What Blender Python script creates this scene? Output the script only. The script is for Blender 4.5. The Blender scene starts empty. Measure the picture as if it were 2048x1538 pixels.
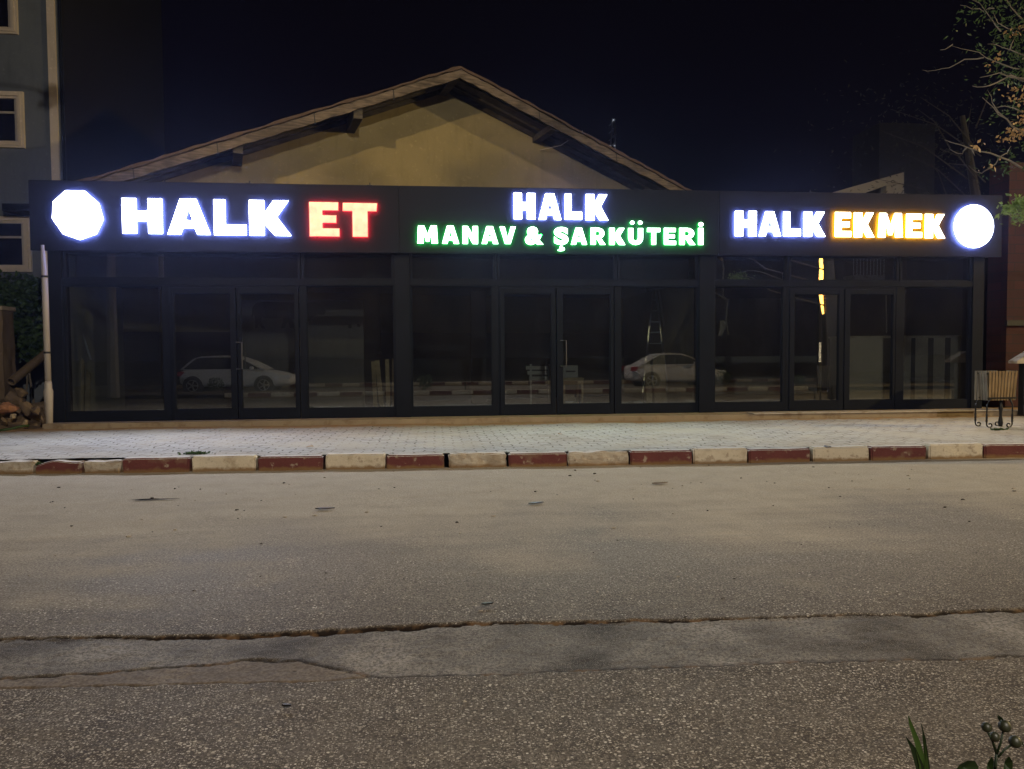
import bpy, bmesh, math, random
import numpy as np
from mathutils import Vector, Matrix, noise
random.seed(7)
SC = bpy.context.scene
COL = SC.collection
BLOOM_DENSITY = .00062
# ------------------------------------------------------------------ camera
FILL_LAMP_C, SPOT_K = 7000, .60
LAMP_L, LAMP_R, E_WHITE, E_HALO = 4200, 15000, 14, 3.2
F = 1500.0
YAW, PITCH, ROLL = math.radians(5.884), math.radians(2.33), math.radians(0.402)
H = 1.45
def _axes():
    cy, sy = math.cos(YAW), math.sin(YAW); cp, sp = math.cos(PITCH), math.sin(PITCH)
    cr, sr = math.cos(ROLL), math.sin(ROLL)
    f = Vector((sy*cp, cy*cp, -sp)); u0 = Vector((sy*sp, cy*sp, cp)); r0 = Vector((cy, -sy, 0))
    return cr*r0 - sr*u0, sr*r0 + cr*u0, f
R_, U_, F_ = _axes()
cam = bpy.data.cameras.new('camera'); cam_o = bpy.data.objects.new('camera', cam); COL.objects.link(cam_o)
m = Matrix((R_, U_, -F_)).transposed().to_4x4(); m.translation = Vector((0, 0, H)); cam_o.matrix_world = m
cam.sensor_width = 36; cam.lens = F/2048*36; cam.clip_start = .05; cam.clip_end = 500
SC.camera = cam_o
# ------------------------------------------------------------------ sky (night)
w = bpy.data.worlds.new("World"); SC.world = w; w.use_nodes = True
wn = w.node_tree; bg = wn.nodes['Background']
sky = wn.nodes.new('ShaderNodeTexSky'); sky.sky_type = 'NISHITA'; sky.sun_disc = False
sky.sun_elevation = math.radians(-6); sky.sun_rotation = math.radians(200)
mx = wn.nodes.new('ShaderNodeMixRGB'); mx.inputs[0].default_value = .97
mx.inputs[2].default_value = (.018, .013, .026, 1)
wn.links.new(sky.outputs[0], mx.inputs[1]); wn.links.new(mx.outputs[0], bg.inputs[0])
bg.inputs[1].default_value = .1
SC.view_settings.view_transform = 'Standard'; SC.view_settings.look = 'None'
SC.view_settings.exposure = 0; SC.view_settings.gamma = 1
SC.cycles.use_denoising = True; SC.cycles.max_bounces = 6; SC.cycles.transparent_max_bounces = 12
SC.cycles.sample_clamp_indirect = 4
# ------------------------------------------------------------------ pixel -> place
def ray(px, py):
    return (F_ + R_*((px-1024)/F) + U_*((769-py)/F))
def onY(px, py, Y):
    d = ray(px, py); t = Y/d.y; return Vector((d.x*t, Y, H+d.z*t))
def onZ(px, py, z):
    d = ray(px, py); t = (z-H)/d.z; return Vector((d.x*t, d.y*t, z))
def onP(px, py, P, n):
    d = ray(px, py); o = Vector((0, 0, H)); t = (Vector(P)-o).dot(n)/d.dot(n); return o+d*t
D = 14.29                      # facade plane
ZB, ZTR, ZSB, ZST = .272, 2.86, 3.335, 4.567
PAVE = .18
# ------------------------------------------------------------------ materials
MATS = {}
class NT:
    def __init__(s, name):
        s.m = bpy.data.materials.new(name); s.m.use_nodes = True; s.t = s.m.node_tree
        s.b = s.t.nodes['Principled BSDF']; s.out = s.t.nodes['Material Output']; s._c = None
        MATS[name] = s.m
    def n(s, typ, **k):
        x = s.t.nodes.new(typ)
        for a, v in k.items(): setattr(x, a, v)
        return x
    def l(s, a, b): s.t.links.new(a, b)
    def obj(s):
        if s._c is None: s._c = s.n('ShaderNodeTexCoord').outputs['Object']
        return s._c
    def geo(s): return s.n('ShaderNodeNewGeometry')
    def mapping(s, scale, src=None, rot=(0,0,0)):
        q = s.n('ShaderNodeMapping'); q.inputs['Scale'].default_value = scale; q.inputs['Rotation'].default_value = rot
        s.l(src or s.obj(), q.inputs['Vector']); return q.outputs[0]
    def noise(s, scale, detail=4, vec=None, rough=.55):
        q = s.n('ShaderNodeTexNoise'); q.inputs['Scale'].default_value = scale; q.inputs['Detail'].default_value = detail
        q.inputs['Roughness'].default_value = rough; s.l(vec or s.obj(), q.inputs['Vector']); return q.outputs['Fac']
    def ramp(s, fac, stops):
        q = s.n('ShaderNodeValToRGB'); e = q.color_ramp.elements
        while len(e) < len(stops): e.new(.5)
        for i, (p, c) in enumerate(stops):
            e[i].position = p; e[i].color = (c, c, c, 1) if isinstance(c, (int, float)) else (*c, 1)
        s.l(fac, q.inputs[0]); return q.outputs[0]
    def mix(s, fac, a, b, mode='MIX'):
        q = s.n('ShaderNodeMixRGB', blend_type=mode)
        for i, v in enumerate((fac, a, b)):
            if isinstance(v, (int, float)): q.inputs[i].default_value = v if i == 0 else (v, v, v, 1)
            elif isinstance(v, tuple): q.inputs[i].default_value = (*v, 1)
            else: s.l(v, q.inputs[i])
        return q.outputs[0]
    def math(s, op, a, b=None, clamp=False):
        q = s.n('ShaderNodeMath', operation=op, use_clamp=clamp)
        for i, v in enumerate((a, b)):
            if v is None: continue
            if isinstance(v, (int, float)): q.inputs[i].default_value = v
            else: s.l(v, q.inputs[i])
        return q.outputs[0]
    def sep(s, v):
        q = s.n('ShaderNodeSeparateXYZ'); s.l(v, q.inputs[0]); return q.outputs
    def comb(s, x, y, z):
        q = s.n('ShaderNodeCombineXYZ')
        for i, v in enumerate((x, y, z)):
            if isinstance(v, (int, float)): q.inputs[i].default_value = v
            else: s.l(v, q.inputs[i])
        return q.outputs[0]
    def bump(s, h, strength=.3, dist=.01, prev=None):
        q = s.n('ShaderNodeBump'); q.inputs['Strength'].default_value = strength; q.inputs['Distance'].default_value = dist
        s.l(h, q.inputs['Height'])
        if prev: s.l(prev, q.inputs['Normal'])
        s.l(q.outputs[0], s.b.inputs['Normal']); return q.outputs[0]
    def col(s, c, rough=.7, metal=0, spec=.5):
        if isinstance(c, tuple): s.b.inputs['Base Color'].default_value = (*c, 1)
        else: s.l(c, s.b.inputs['Base Color'])
        if isinstance(rough, (int, float)): s.b.inputs['Roughness'].default_value = rough
        else: s.l(rough, s.b.inputs['Roughness'])
        s.b.inputs['Metallic'].default_value = metal; s.b.inputs['Specular IOR Level'].default_value = spec
        return s.m
def plain(name, c, rough=.6, metal=0, var=.25, scale=6, bump=.15, bscale=60, spec=.5):
    t = NT(name); f = t.noise(scale, 6)
    a = tuple(v*(1-var) for v in c); b = tuple(min(1, v*(1+var)) for v in c)
    t.col(t.mix(f, a, b), rough, metal, spec)
    if bump: t.bump(t.noise(bscale, 3), bump, .005)
    return t.m
def emis(name, c, k, mott=0):
    t = NT(name); t.b.inputs['Base Color'].default_value = (.6, .6, .6, 1)
    e = t.b
    if mott:
        f = t.noise(7, 2); t.l(t.mix(t.ramp(f, [(.35, 0), (.65, 1)]), tuple(v*(1-mott) for v in c), c), e.inputs['Emission Color'])
    else: e.inputs['Emission Color'].default_value = (*c, 1)
    e.inputs['Emission Strength'].default_value = k
    return t.m

# --- ground stuff
def mat_road():
    t = NT('road_asphalt'); co = t.obj(); g = t.sep(co)
    at = t.n('ShaderNodeAttribute', attribute_name='patch').outputs['Fac']
    big = t.noise(.55, 5); mid = t.noise(3.5, 6); fine = t.noise(70, 4); gr = t.noise(260, 2)
    streak = t.noise(1.0, 6, t.mapping((.35, 3.5, 1)))
    # pebbles: two voronoi sizes
    wob = t.mix(.012, co, t.n('ShaderNodeTexNoise').outputs['Color'], 'ADD')
    def peb(scale, lo, hi, frac):
        v = t.n('ShaderNodeTexVoronoi'); v.inputs['Scale'].default_value = scale; v.inputs['Randomness'].default_value = 1
        t.l(t.mapping((1, 1.15, 1), wob), v.inputs['Vector'])
        cs = t.sep(v.outputs['Color'])
        sz = t.math('MULTIPLY', cs[1], hi)
        inside = t.math('LESS_THAN', v.outputs['Distance'], t.math('ADD', sz, lo))
        sel = t.math('GREATER_THAN', cs[0], frac)
        return t.math('MULTIPLY', inside, sel), cs[2]
    p1, c1 = peb(64, .10, .36, .66); p2, c2 = peb(130, .14, .34, .55); p3, c3 = peb(38, .06, .24, .86)
    # masks
    dust = t.math('ADD', t.math('MULTIPLY', t.math('SUBTRACT', g[1], 6.1), .45), t.math('MULTIPLY', t.math('SUBTRACT', t.math('ADD', t.math('MULTIPLY', big, 1.5), t.math('MULTIPLY', streak, .5)), 1.0), 2.0))
    dust = t.math('ADD', dust, .5, True)
    dustc = t.math('MULTIPLY', dust, t.ramp(mid, [(.25, .75), (.6, 1)]))
    v = t.n('ShaderNodeTexVoronoi'); v.inputs['Scale'].default_value = 105; t.l(t.mapping((1, 1.2, 1), wob), v.inputs['Vector'])
    cell = t.sep(v.outputs['Color'])
    agg = t.ramp(cell[0], [(.0, (.022, .015, .010)), (.45, (.085, .066, .048)), (.75, (.17, .14, .105)), (1, (.40, .35, .28))])
    gap = t.ramp(v.outputs['Distance'], [(.28, 0), (.62, 1)])
    asph = t.mix(gap, agg, (.030, .021, .014))
    patchy = t.ramp(t.math('ADD', mid, t.math('MULTIPLY', big, .6)), [(.55, 0), (1.0, .75)])
    asph = t.mix(patchy, asph, t.mix(t.ramp(fine, [(.38, 0), (.62, 1)]), (.05, .039, .029), (.17, .145, .112)))
    midband = t.math('MINIMUM', t.math('MULTIPLY', t.math('SUBTRACT', g[1], 3.9), .7), 1.0)
    asph = t.mix(t.math('MULTIPLY', t.math('MAXIMUM', midband, 0.0), .62, True), asph, t.mix(t.ramp(fine, [(.36, 0), (.62, 1)]), (.09, .072, .054), (.30, .265, .215)))
    pc = lambda c: t.mix(c, (.17, .14, .105), (.62, .56, .47))
    thin = t.ramp(t.noise(1.7, 4), [(.35, 1), (.7, .45)])
    base = t.mix(t.math('MULTIPLY', p2, t.math('MULTIPLY', thin, .8)), asph, pc(c2)); base = t.mix(t.math('MULTIPLY', p1, thin), base, pc(c1)); base = t.mix(t.math('MULTIPLY', p3, .8), base, pc(c3))
    dc = t.mix(t.math('ADD', t.math('MULTIPLY', streak, .25), t.math('MULTIPLY', t.ramp(fine, [(.34, 0), (.66, 1)]), .62)), (.27, .225, .165), (.58, .525, .43))
    dc = t.mix(t.ramp(gr, [(.34, .6), (.56, 0)]), dc, (.15, .12, .085))
    dc = t.mix(t.ramp(t.noise(2.2, 5, t.mapping((.5, 2.5, 1))), [(.52, 0), (.70, .25)]), dc, (.34, .27, .18))
    dc = t.mix(t.ramp(t.noise(14, 3, t.mapping((.4, 2.2, 1))), [(.66, 0), (.74, .6)]), dc, (.16, .13, .10))
    base = t.mix(t.math('MULTIPLY', dustc, .88), base, dc)
    tr = t.mix(t.ramp(t.noise(1.9, 7), [(.34, 0), (.66, 1)]), (.040, .031, .024), (.24, .215, .185))
    tr = t.mix(t.ramp(fine, [(.38, .75), (.62, 0)]), tr, (.03, .024, .018))
    tr = t.mix(t.ramp(gr, [(.60, 0), (.66, .7)]), tr, (.42, .38, .32))
    ism = t.math('GREATER_THAN', at, .75)
    tan = t.math('MULTIPLY', t.math('GREATER_THAN', at, .25), t.math('LESS_THAN', at, .75))
    tanc = t.mix(mid, (.07, .052, .036), (.22, .18, .135))
    tanc = t.mix(t.ramp(fine, [(.38, .7), (.62, 0)]), tanc, (.05, .035, .024))
    base = t.mix(tan, base, tanc); base = t.mix(ism, base, tr)
    base = t.mix(t.n('ShaderNodeAttribute', attribute_name='crack_shade').outputs['Fac'], base, t.mix(t.ramp(t.noise(7, 5), [(.50, 0), (.60, 1)]), (.010, .006, .004), (.10, .058, .028)))  # near-black puts trench edge shadow into the colour; brown is dirt
    t.col(base, t.mix(dust, .7, .95), 0, .15)
    notd = t.math('SUBTRACT', 1.0, t.math('MAXIMUM', t.math('MAXIMUM', ism, tan), t.math('MULTIPLY', dust, .9)))
    hgt = t.math('ADD', t.math('MULTIPLY', t.math('MAXIMUM', p1, p3), t.math('MULTIPLY', notd, .8)), t.math('ADD', t.math('MULTIPLY', fine, .6), t.math('MULTIPLY', gr, .3)))
    b = t.bump(hgt, .55, .006)
    t.bump(t.noise(9, 5), .35, .02, b)
    return t.m
def mat_pave():
    t = NT('concrete_pavers'); g = t.sep(t.obj())
    tri = lambda v, f, a: t.math('MULTIPLY', t.math('PINGPONG', t.math('MULTIPLY', v, f), 1.0), a)
    x2 = t.math('ADD', g[0], tri(g[1], 9.0, .03)); y2 = t.math('ADD', g[1], tri(g[0], 9.0, .03))
    v = t.comb(x2, y2, 0)
    br = t.n('ShaderNodeTexBrick'); t.l(v, br.inputs['Vector'])
    br.inputs['Scale'].default_value = 1; br.inputs['Brick Width'].default_value = .27; br.inputs['Row Height'].default_value = .165
    br.inputs['Mortar Size'].default_value = .012; br.inputs['Mortar Smooth'].default_value = .3
    br.inputs['Color1'].default_value = (.36, .345, .32, 1); br.inputs['Color2'].default_value = (.44, .42, .385, 1); br.inputs['Mortar'].default_value = (.07, .055, .04, 1)
    big = t.noise(.9, 6); st = t.noise(2.5, 6)
    c = t.mix(t.ramp(st, [(.35, .0), (.7, .45)]), br.outputs['Color'], (.45, .42, .36))
    c = t.mix(t.ramp(t.noise(30, 4), [(.42, 0), (.75, .5)]), c, (.20, .17, .13)); c = t.mix(t.ramp(t.noise(1.3, 8), [(.50, 0), (.68, .45)]), c, (.25, .20, .14))
    # joints choked with dust in places
    fill = t.ramp(t.math('ADD', big, t.math('MULTIPLY', st, .3)), [(.62, 0), (.80, .8)])
    c = t.mix(fill, c, (.40, .36, .29))
    # sand drifted against the plinth (a band of orange dirt lying along the shop)
    at = t.n('ShaderNodeAttribute', attribute_name='sand').outputs['Fac']
    s = t.math('ADD', at, t.math('MULTIPLY', t.math('SUBTRACT', t.noise(5, 5), .5), .9))
    c = t.mix(t.ramp(s, [(.34, 0), (.62, .9)]), c, (.33, .20, .085))
    t.col(c, .85, 0, .3)
    b = t.bump(t.math('MULTIPLY', br.outputs['Fac'], t.math('SUBTRACT', 1.0, fill)), -.7, .012)
    t.bump(t.noise(45, 4), .25, .006, b)
    return t.m
def mat_soil():
    t = NT('dark_soil'); t.col(t.mix(t.noise(3, 8), (.05, .035, .02), (.16, .12, .08)), .95); t.bump(t.noise(12, 8), .9, .06); return t.m
def mat_kerb(name, c, c2, worn):
    worn += .015
    t = NT(name); g = t.sep(t.obj()); rnd = t.n('ShaderNodeObjectInfo').outputs['Random']
    va = t.n('ShaderNodeVectorMath', operation='ADD'); t.l(t._c, va.inputs[0]); t.l(t.comb(t.math('MULTIPLY', rnd, 40.0), 0, 0), va.inputs[1]); t._c = va.outputs[0]; nz = t.sep(t.geo().outputs['Normal'])[2]
    n1 = t.noise(9, 6); n2 = t.noise(34, 4)
    b = t.mix(t.noise(4, 5), c, c2)
    b = t.mix(t.ramp(n1, [(.5+worn, 0), (.56+worn, .8)]), b, (.34, .27, .19))
    b = t.mix(t.ramp(n2, [(.62, 0), (.70, .55)]), b, (.10, .07, .045))
    b = t.mix(t.ramp(t.noise(3.3, 5), [(.56, 0), (.66, .5)]), b, (.24, .17, .10))
    # splashed orange dirt low on the face, dust lying on the top
    low = t.math('ADD', g[2], t.math('MULTIPLY', t.math('SUBTRACT', n1, .5), .10))
    b = t.mix(t.ramp(low, [(.02, .9), (.055, 0)]), b, (.20, .115, .045))
    top = t.math('ADD', nz, t.math('MULTIPLY', t.math('SUBTRACT', n2, .5), .5))
    b = t.mix(t.ramp(top, [(.55, 0), (.8, .93)]), b, (.50, .46, .41))
    t.col(b, .85, 0, .3); t.bump(t.math('ADD', n1, n2), .5, .012); return t.m
road_m = mat_road(); pave_m = mat_pave(); soil_m = mat_soil()
kred = mat_kerb('red_kerb_paint', (.10, .028, .024), (.155, .046, .038), .09)
kwhite = mat_kerb('cream_kerb_paint', (.50, .42, .29), (.62, .55, .42), .06)
kworn = mat_kerb('worn_concrete_kerb', (.36, .30, .22), (.52, .46, .36), -.03)
# --- building stuff
def mat_plaster(name, a, b):
    t = NT(name); c = t.mix(t.noise(.8, 6), a, b); c = t.mix(t.ramp(t.noise(3, 8, t.mapping((2, 2, .35))), [(.52, 0), (.75, .35)]), c, tuple(v*.6 for v in a))
    c = t.mix(t.ramp(t.noise(1.1, 9), [(.50, 0), (.60, .30)]), c, tuple(v*.72 for v in a)); c = t.mix(t.ramp(t.noise(11, 8), [(.60, 0), (.68, .35)]), c, tuple(min(1, v*1.35) for v in b))
    t.col(c, .9, 0, .2); t.bump(t.noise(90, 3), .25, .004, t.bump(t.noise(4, 6), .25, .03)); return t.m
M = {}
M['frame'] = plain('anthracite_powder_coat', (.0085, .0105, .0155), .6, 0, .3, 3, .04, 200, .07)
M['board'] = plain('anthracite_composite_panel', (.0105, .012, .018), .6, 0, .25, 1.2, .04, 3, .07)
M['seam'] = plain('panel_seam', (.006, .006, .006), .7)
M['cream'] = mat_plaster('cream_gable_plaster', (.185, .153, .076), (.245, .205, .104))
M['bluegrey'] = mat_plaster('blue_grey_render', (.10, .115, .13), (.135, .15, .165))
M['trim'] = mat_plaster('cream_trim', (.50, .42, .33), (.60, .52, .42))
M['pvc'] = plain('white_pvc', (.36, .32, .265), .5, 0, .2, 4, .05)
M['steel'] = plain('dull_steel', (.07, .07, .075), .5, .5, .1)
M['iron'] = plain('black_iron', (.015, .014, .013), .45, .4, .3)
def mat_wood(name, a, b, ax=(1, 14, 14)):
    t = NT(name); n_ = t.noise(3, 6, t.mapping(ax)); c = t.mix(t.ramp(n_, [(.3, 0), (.7, 1)]), a, b)
    c = t.mix(t.ramp(t.noise(2.0, 6), [(.45, 0), (.7, .7)]), c, tuple(v*.35 for v in a)); t.col(c, .85, 0, .25); t.bump(n_, .6, .01); return t.m
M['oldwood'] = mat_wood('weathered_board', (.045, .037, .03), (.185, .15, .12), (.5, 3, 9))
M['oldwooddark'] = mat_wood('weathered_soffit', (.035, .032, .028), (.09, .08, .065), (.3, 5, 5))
M['slat'] = mat_wood('slat_timber', (.17, .11, .05), (.32, .22, .11), (14, 14, 1))
M['slatg'] = mat_wood('grey_slat_timber', (.14, .12, .09), (.24, .22, .17), (14, 14, 1))
M['ply'] = mat_wood('birch_plywood', (.40, .31, .19), (.54, .44, .28), (2, 8, 8))
M['tile'] = plain('clay_roof_tile', (.06, .038, .028), .8, 0, .4, 5, .6, 20)
M['intwall'] = mat_plaster('interior_plaster', (.36, .335, .29), (.43, .41, .36))
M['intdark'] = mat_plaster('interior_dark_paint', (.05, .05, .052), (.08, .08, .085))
M['white'] = plain('white_laminate', (.42, .41, .38), .45, 0, .08)
M['black'] = plain('black_vinyl', (.012, .012, .014), .5)
M['alu'] = plain('aluminium', (.6, .6, .58), .3, 1, .1)
M['rubber'] = plain('tyre_rubber', (.02, .02, .02), .8)
M['silver'] = plain('silver_car_paint', (.62, .58, .56), .22, .0, .03, 3, 0)
M['whitecar'] = plain('white_car_paint', (.62, .60, .57), .3, 0, .04, 3, 0)
M['carglass'] = plain('dark_car_glass', (.01, .01, .012), .06, 0, .0, 3, 0)
M['tail'] = plain('red_lamp_plastic', (.35, .02, .02), .2, 0, .05, 3, 0)
M['head'] = plain('clear_lamp_plastic', (.7, .7, .7), .1, 0, .05, 3, 0)
M['rock'] = mat_plaster('rubble_stone', (.08, .055, .035), (.19, .14, .09))
M['claybrick'] = plain('broken_clay_brick', (.26, .12, .06), .9, 0, .4, 6, .5, 30)
M['bark'] = plain('grey_bark', (.13, .11, .085), .9, 0, .4, 12, .6, 60)
M['twig'] = plain('pale_twig', (.15, .13, .10), .85, 0, .3, 12, .3, 60)
def mat_leaf(name, a, b):
    t = NT(name); oi = t.geo().outputs['Random Per Island']
    c = t.mix(oi, a, b); t.col(c, .55, 0, .4)
    tr = t.n('ShaderNodeBsdfTranslucent'); t.l(c, tr.inputs[0]); ms = t.n('ShaderNodeMixShader'); ms.inputs[0].default_value = .3
    t.l(t.b.outputs[0], ms.inputs[1]); t.l(tr.outputs[0], ms.inputs[2]); t.l(ms.outputs[0], t.out.inputs[0]); return t.m
M['leaf'] = mat_leaf('green_leaf', (.10, .17, .03), (.26, .36, .10))
M['leafdark'] = mat_leaf('dark_leaf', (.025, .05, .012), (.06, .11, .03))
M['leafdry'] = mat_leaf('dry_brown_leaf', (.28, .16, .06), (.42, .28, .12))
M['plant'] = mat_leaf('rose_leaf', (.006, .012, .003), (.014, .028, .006))
M['grassm'] = mat_leaf('grass_blade_green', (.022, .045, .006), (.05, .09, .015))
M['hip'] = plain('rose_hip_green', (.015, .017, .006), .5, 0, .5, 30)
def mat_brick():
    t = NT('dark_red_brick'); g = t.sep(t.obj()); br = t.n('ShaderNodeTexBrick'); t.l(t.comb(t.math('ADD', g[0], g[1]), g[2], 0), br.inputs['Vector'])
    br.inputs['Scale'].default_value = 1; br.inputs['Brick Width'].default_value = .6; br.inputs['Row Height'].default_value = .2; br.inputs['Mortar Size'].default_value = .012
    br.inputs['Color1'].default_value = (.026, .004, .003, 1); br.inputs['Color2'].default_value = (.042, .007, .005, 1); br.inputs['Mortar'].default_value = (.015, .006, .005, 1)
    t.col(br.outputs['Color'], .9); t.bump(br.outputs['Fac'], -.6, .02); return t.m
M['brick'] = mat_brick()
def mat_floor():
    t = NT('interior_floor_tiles'); br = t.n('ShaderNodeTexBrick'); t.l(t.obj(), br.inputs['Vector']); br.offset = 0
    br.inputs['Scale'].default_value = 1; br.inputs['Brick Width'].default_value = .6; br.inputs['Row Height'].default_value = .6; br.inputs['Mortar Size'].default_value = .004
    br.inputs['Color1'].default_value = (.40, .36, .30, 1); br.inputs['Color2'].default_value = (.44, .40, .33, 1); br.inputs['Mortar'].default_value = (.15, .13, .1, 1)
    t.col(t.mix(t.ramp(t.noise(2, 6), [(.4, 0), (.8, .5)]), br.outputs['Color'], (.2, .17, .13)), .4); return t.m
M['floor'] = mat_floor()
def mat_concrete(name, a, b):
    t = NT(name); n1 = t.noise(2.5, 7); c = t.mix(n1, a, b); c = t.mix(t.ramp(t.noise(6, 6), [(.5, 0), (.66, .6)]), c, (.17, .105, .05))
    t.col(c, .85); t.bump(t.noise(30, 5), .5, .01); return t.m
M['plinth'] = mat_concrete('stained_concrete', (.24, .185, .115), (.36, .29, .19))
M['marble'] = mat_concrete('worn_marble_edge', (.34, .30, .24), (.50, .45, .37))
def mat_glass():
    t = NT('shop_glass'); lw = t.n('ShaderNodeLayerWeight'); lw.inputs[0].default_value = .5
    p5 = t.math('POWER', lw.outputs['Facing'], 5.0); fac = t.math('ADD', t.math('MULTIPLY', p5, .85), .11)
    tr = t.n('ShaderNodeBsdfTransparent'); tr.inputs[0].default_value = (.62, .66, .68, 1)
    gl = t.n('ShaderNodeBsdfGlossy'); gl.inputs['Roughness'].default_value = .0; gl.inputs[0].default_value = (1, 1, 1, 1)
    df = t.n('ShaderNodeBsdfDiffuse'); df.inputs[0].default_value = (.35, .33, .30, 1)
    ms = t.n('ShaderNodeMixShader'); t.l(fac, ms.inputs[0]); t.l(tr.outputs[0], ms.inputs[1]); t.l(gl.outputs[0], ms.inputs[2])
    m2 = t.n('ShaderNodeMixShader'); t.l(t.ramp(t.noise(1.5, 6, t.mapping((1, 1, .4))), [(.3, .006), (.8, .03)]), m2.inputs[0]); t.l(ms.outputs[0], m2.inputs[1]); t.l(df.outputs[0], m2.inputs[2])
    t.l(m2.outputs[0], t.out.inputs[0]); return t.m
M['glass'] = mat_glass()
M['winglass'] = plain('dark_window_glass', (.008, .008, .012), .08, 0, 0, 3, 0)
# ------------------------------------------------------------------ mesh helpers
def mesh_obj(name, bm, mat=None, parent=None, smooth=False, bevel=0):
    me = bpy.data.meshes.new(name); bmesh.ops.recalc_face_normals(bm, faces=bm.faces) if bm.faces else None
    bm.to_mesh(me); bm.free()
    if smooth:
        for p in me.polygons: p.use_smooth = True
    o = bpy.data.objects.new(name, me); COL.objects.link(o)
    for mt in (mat if isinstance(mat, (list, tuple)) else [mat]):
        if mt: me.materials.append(mt)
    if parent: o.parent = parent
    if bevel:
        b = o.modifiers.new('bevel', 'BEVEL'); b.width = bevel; b.segments = 2; b.limit_method = 'ANGLE'
    return o
def BM(): return bmesh.new()
def box(bm, x0, x1, y0, y1, z0, z1, rot=None, at=None):
    r = bmesh.ops.create_cube(bm, size=1)['verts']
    c = Vector(((x0+x1)/2, (y0+y1)/2, (z0+z1)/2))
    for v in r:
        p = Vector((v.co.x*(x1-x0), v.co.y*(y1-y0), v.co.z*(z1-z0)))
        if rot: p.rotate(rot)
        v.co = p+c
    return r
def prism(bm, pts, ext):
    """closed loop of 3-D points extruded by vector ext"""
    a = [bm.verts.new(p) for p in pts]; b = [bm.verts.new(Vector(p)+Vector(ext)) for p in pts]; n = len(a)
    bm.faces.new(a); bm.faces.new(list(reversed(b)))
    for i in range(n): bm.faces.new((a[i], b[i], b[(i+1) % n], a[(i+1) % n]))
def tube(bm, pts, r, n=6, cap=True):
    pts = [Vector(p) for p in pts]; rs = r if isinstance(r, (list, tuple)) else [r]*len(pts)
    rings = []
    for i, p in enumerate(pts):
        d = (pts[min(i+1, len(pts)-1)]-pts[max(i-1, 0)]).normalized()
        a = d.orthogonal().normalized() if i == 0 or True else None
        up = Vector((0, 0, 1)) if abs(d.z) < .9 else Vector((1, 0, 0))
        a = d.cross(up).normalized(); b = d.cross(a)
        rings.append([bm.verts.new(p+(a*math.cos(2*math.pi*k/n)+b*math.sin(2*math.pi*k/n))*rs[i]) for k in range(n)])
    for i in range(len(rings)-1):
        for k in range(n): bm.faces.new((rings[i][k], rings[i][(k+1) % n], rings[i+1][(k+1) % n], rings[i+1][k]))
    if cap and n > 2: bm.faces.new(rings[0][::-1]); bm.faces.new(rings[-1])
def leaf(bm, p, size, d=None, narrow=.5):
    d = d or Vector((random.gauss(0, 1), random.gauss(0, 1), random.gauss(0, .8))).normalized()
    s = d.cross(Vector((random.gauss(0, 1), random.gauss(0, 1), random.gauss(0, 1)))).normalized()*size*narrow*.5
    nrm = d.cross(s).normalized()*size*.12
    p = Vector(p)
    v = [bm.verts.new(q) for q in (p, p+d*size*.45+s, p+d*size, p+d*size*.45-s)]
    c = bm.verts.new(p+d*size*.45+nrm)
    for i in range(4): bm.faces.new((v[i], v[(i+1) % 4], c))
def empty(name, loc=(0, 0, 0)):
    o = bpy.data.objects.new(name, None); COL.objects.link(o); o.location = loc; o.empty_display_size = .2; return o
def tag(o, label=None, cat=None, group=None, kind=None):
    if label: o['label'] = label
    if cat: o['category'] = cat
    if group: o['group'] = group
    if kind: o['kind'] = kind
    return o
def rel(bm, root):
    """geometry was built in world space: shift to the root's frame"""
    for v in bm.verts: v.co -= root.location
    return bm
def part(name, bm, mat, root, **k):
    base = root
    off = Vector((0, 0, 0))
    while base: off += base.location; base = base.parent
    for v in bm.verts: v.co -= off
    return mesh_obj(name, bm, mat, root, **k)
def copy_tree(o, parent=None):
    c = o.copy(); COL.objects.link(c); c.parent = parent
    for ch in list(o.children): copy_tree(ch, c)
    return c
def fbm(x, y, s, seed=0):
    return noise.fractal(Vector((x*s, y*s, seed)), .6, 2.1, 4)

# ================================================================== STRUCTURE
# ground: one sheet to the horizon
bm = BM(); v = [bm.verts.new(p) for p in ((-250, -250, -.06), (250, -250, -.06), (250, 250, -.06), (-250, 250, -.06))]; bm.faces.new(v)
tag(mesh_obj('ground', bm, soil_m), kind='structure')
# kerb line
KL = [onZ(px, py, 0) for px, py in ((-420, 951), (-60, 948.5), (100, 947.5), (270, 946), (600, 940), (820, 937.5), (1100, 933), (1500, 926), (2048, 915), (2500, 906))]
def kerbY(x):
    for a, b in zip(KL, KL[1:]):
        if x <= b.x: break
    t = (x-a.x)/(b.x-a.x); return a.y+(b.y-a.y)*t
UP = [(-300, 1283), (0, 1277), (100, 1276), (212, 1274), (330, 1272), (440, 1270), (520, 1267), (620, 1262), (700, 1258), (850, 1250), (940, 1244), (1024, 1243), (1150, 1242), (1300, 1240), (1450, 1239), (1550, 1237), (1660, 1231), (1830, 1228), (1900, 1222), (2048, 1218), (2400, 1210)]
LO = [(-300, 1368), (0, 1357), (100, 1352), (200, 1345), (300, 1337), (380, 1330), (440, 1325), (480, 1321), (600, 1322), (640, 1330), (680, 1335), (740, 1350), (770, 1354), (900, 1350), (1024, 1348), (1150, 1341), (1330, 1336), (1450, 1330), (1550, 1328), (1700, 1323), (1850, 1319), (2048, 1314), (2400, 1306)]
TA = [(-300, 1380), (0, 1378), (250, 1372), (450, 1366), (650, 1364), (740, 1355), (2400, 1290)]
def line_fn(pp):
    w_ = [onZ(a, b, 0) for a, b in pp]; xs = np.array([p.x for p in w_]); ys = np.array([p.y for p in w_])
    return lambda x: float(np.interp(x, xs, ys))
fU, fL, fT = line_fn(UP), line_fn(LO), line_fn(TA)
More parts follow.
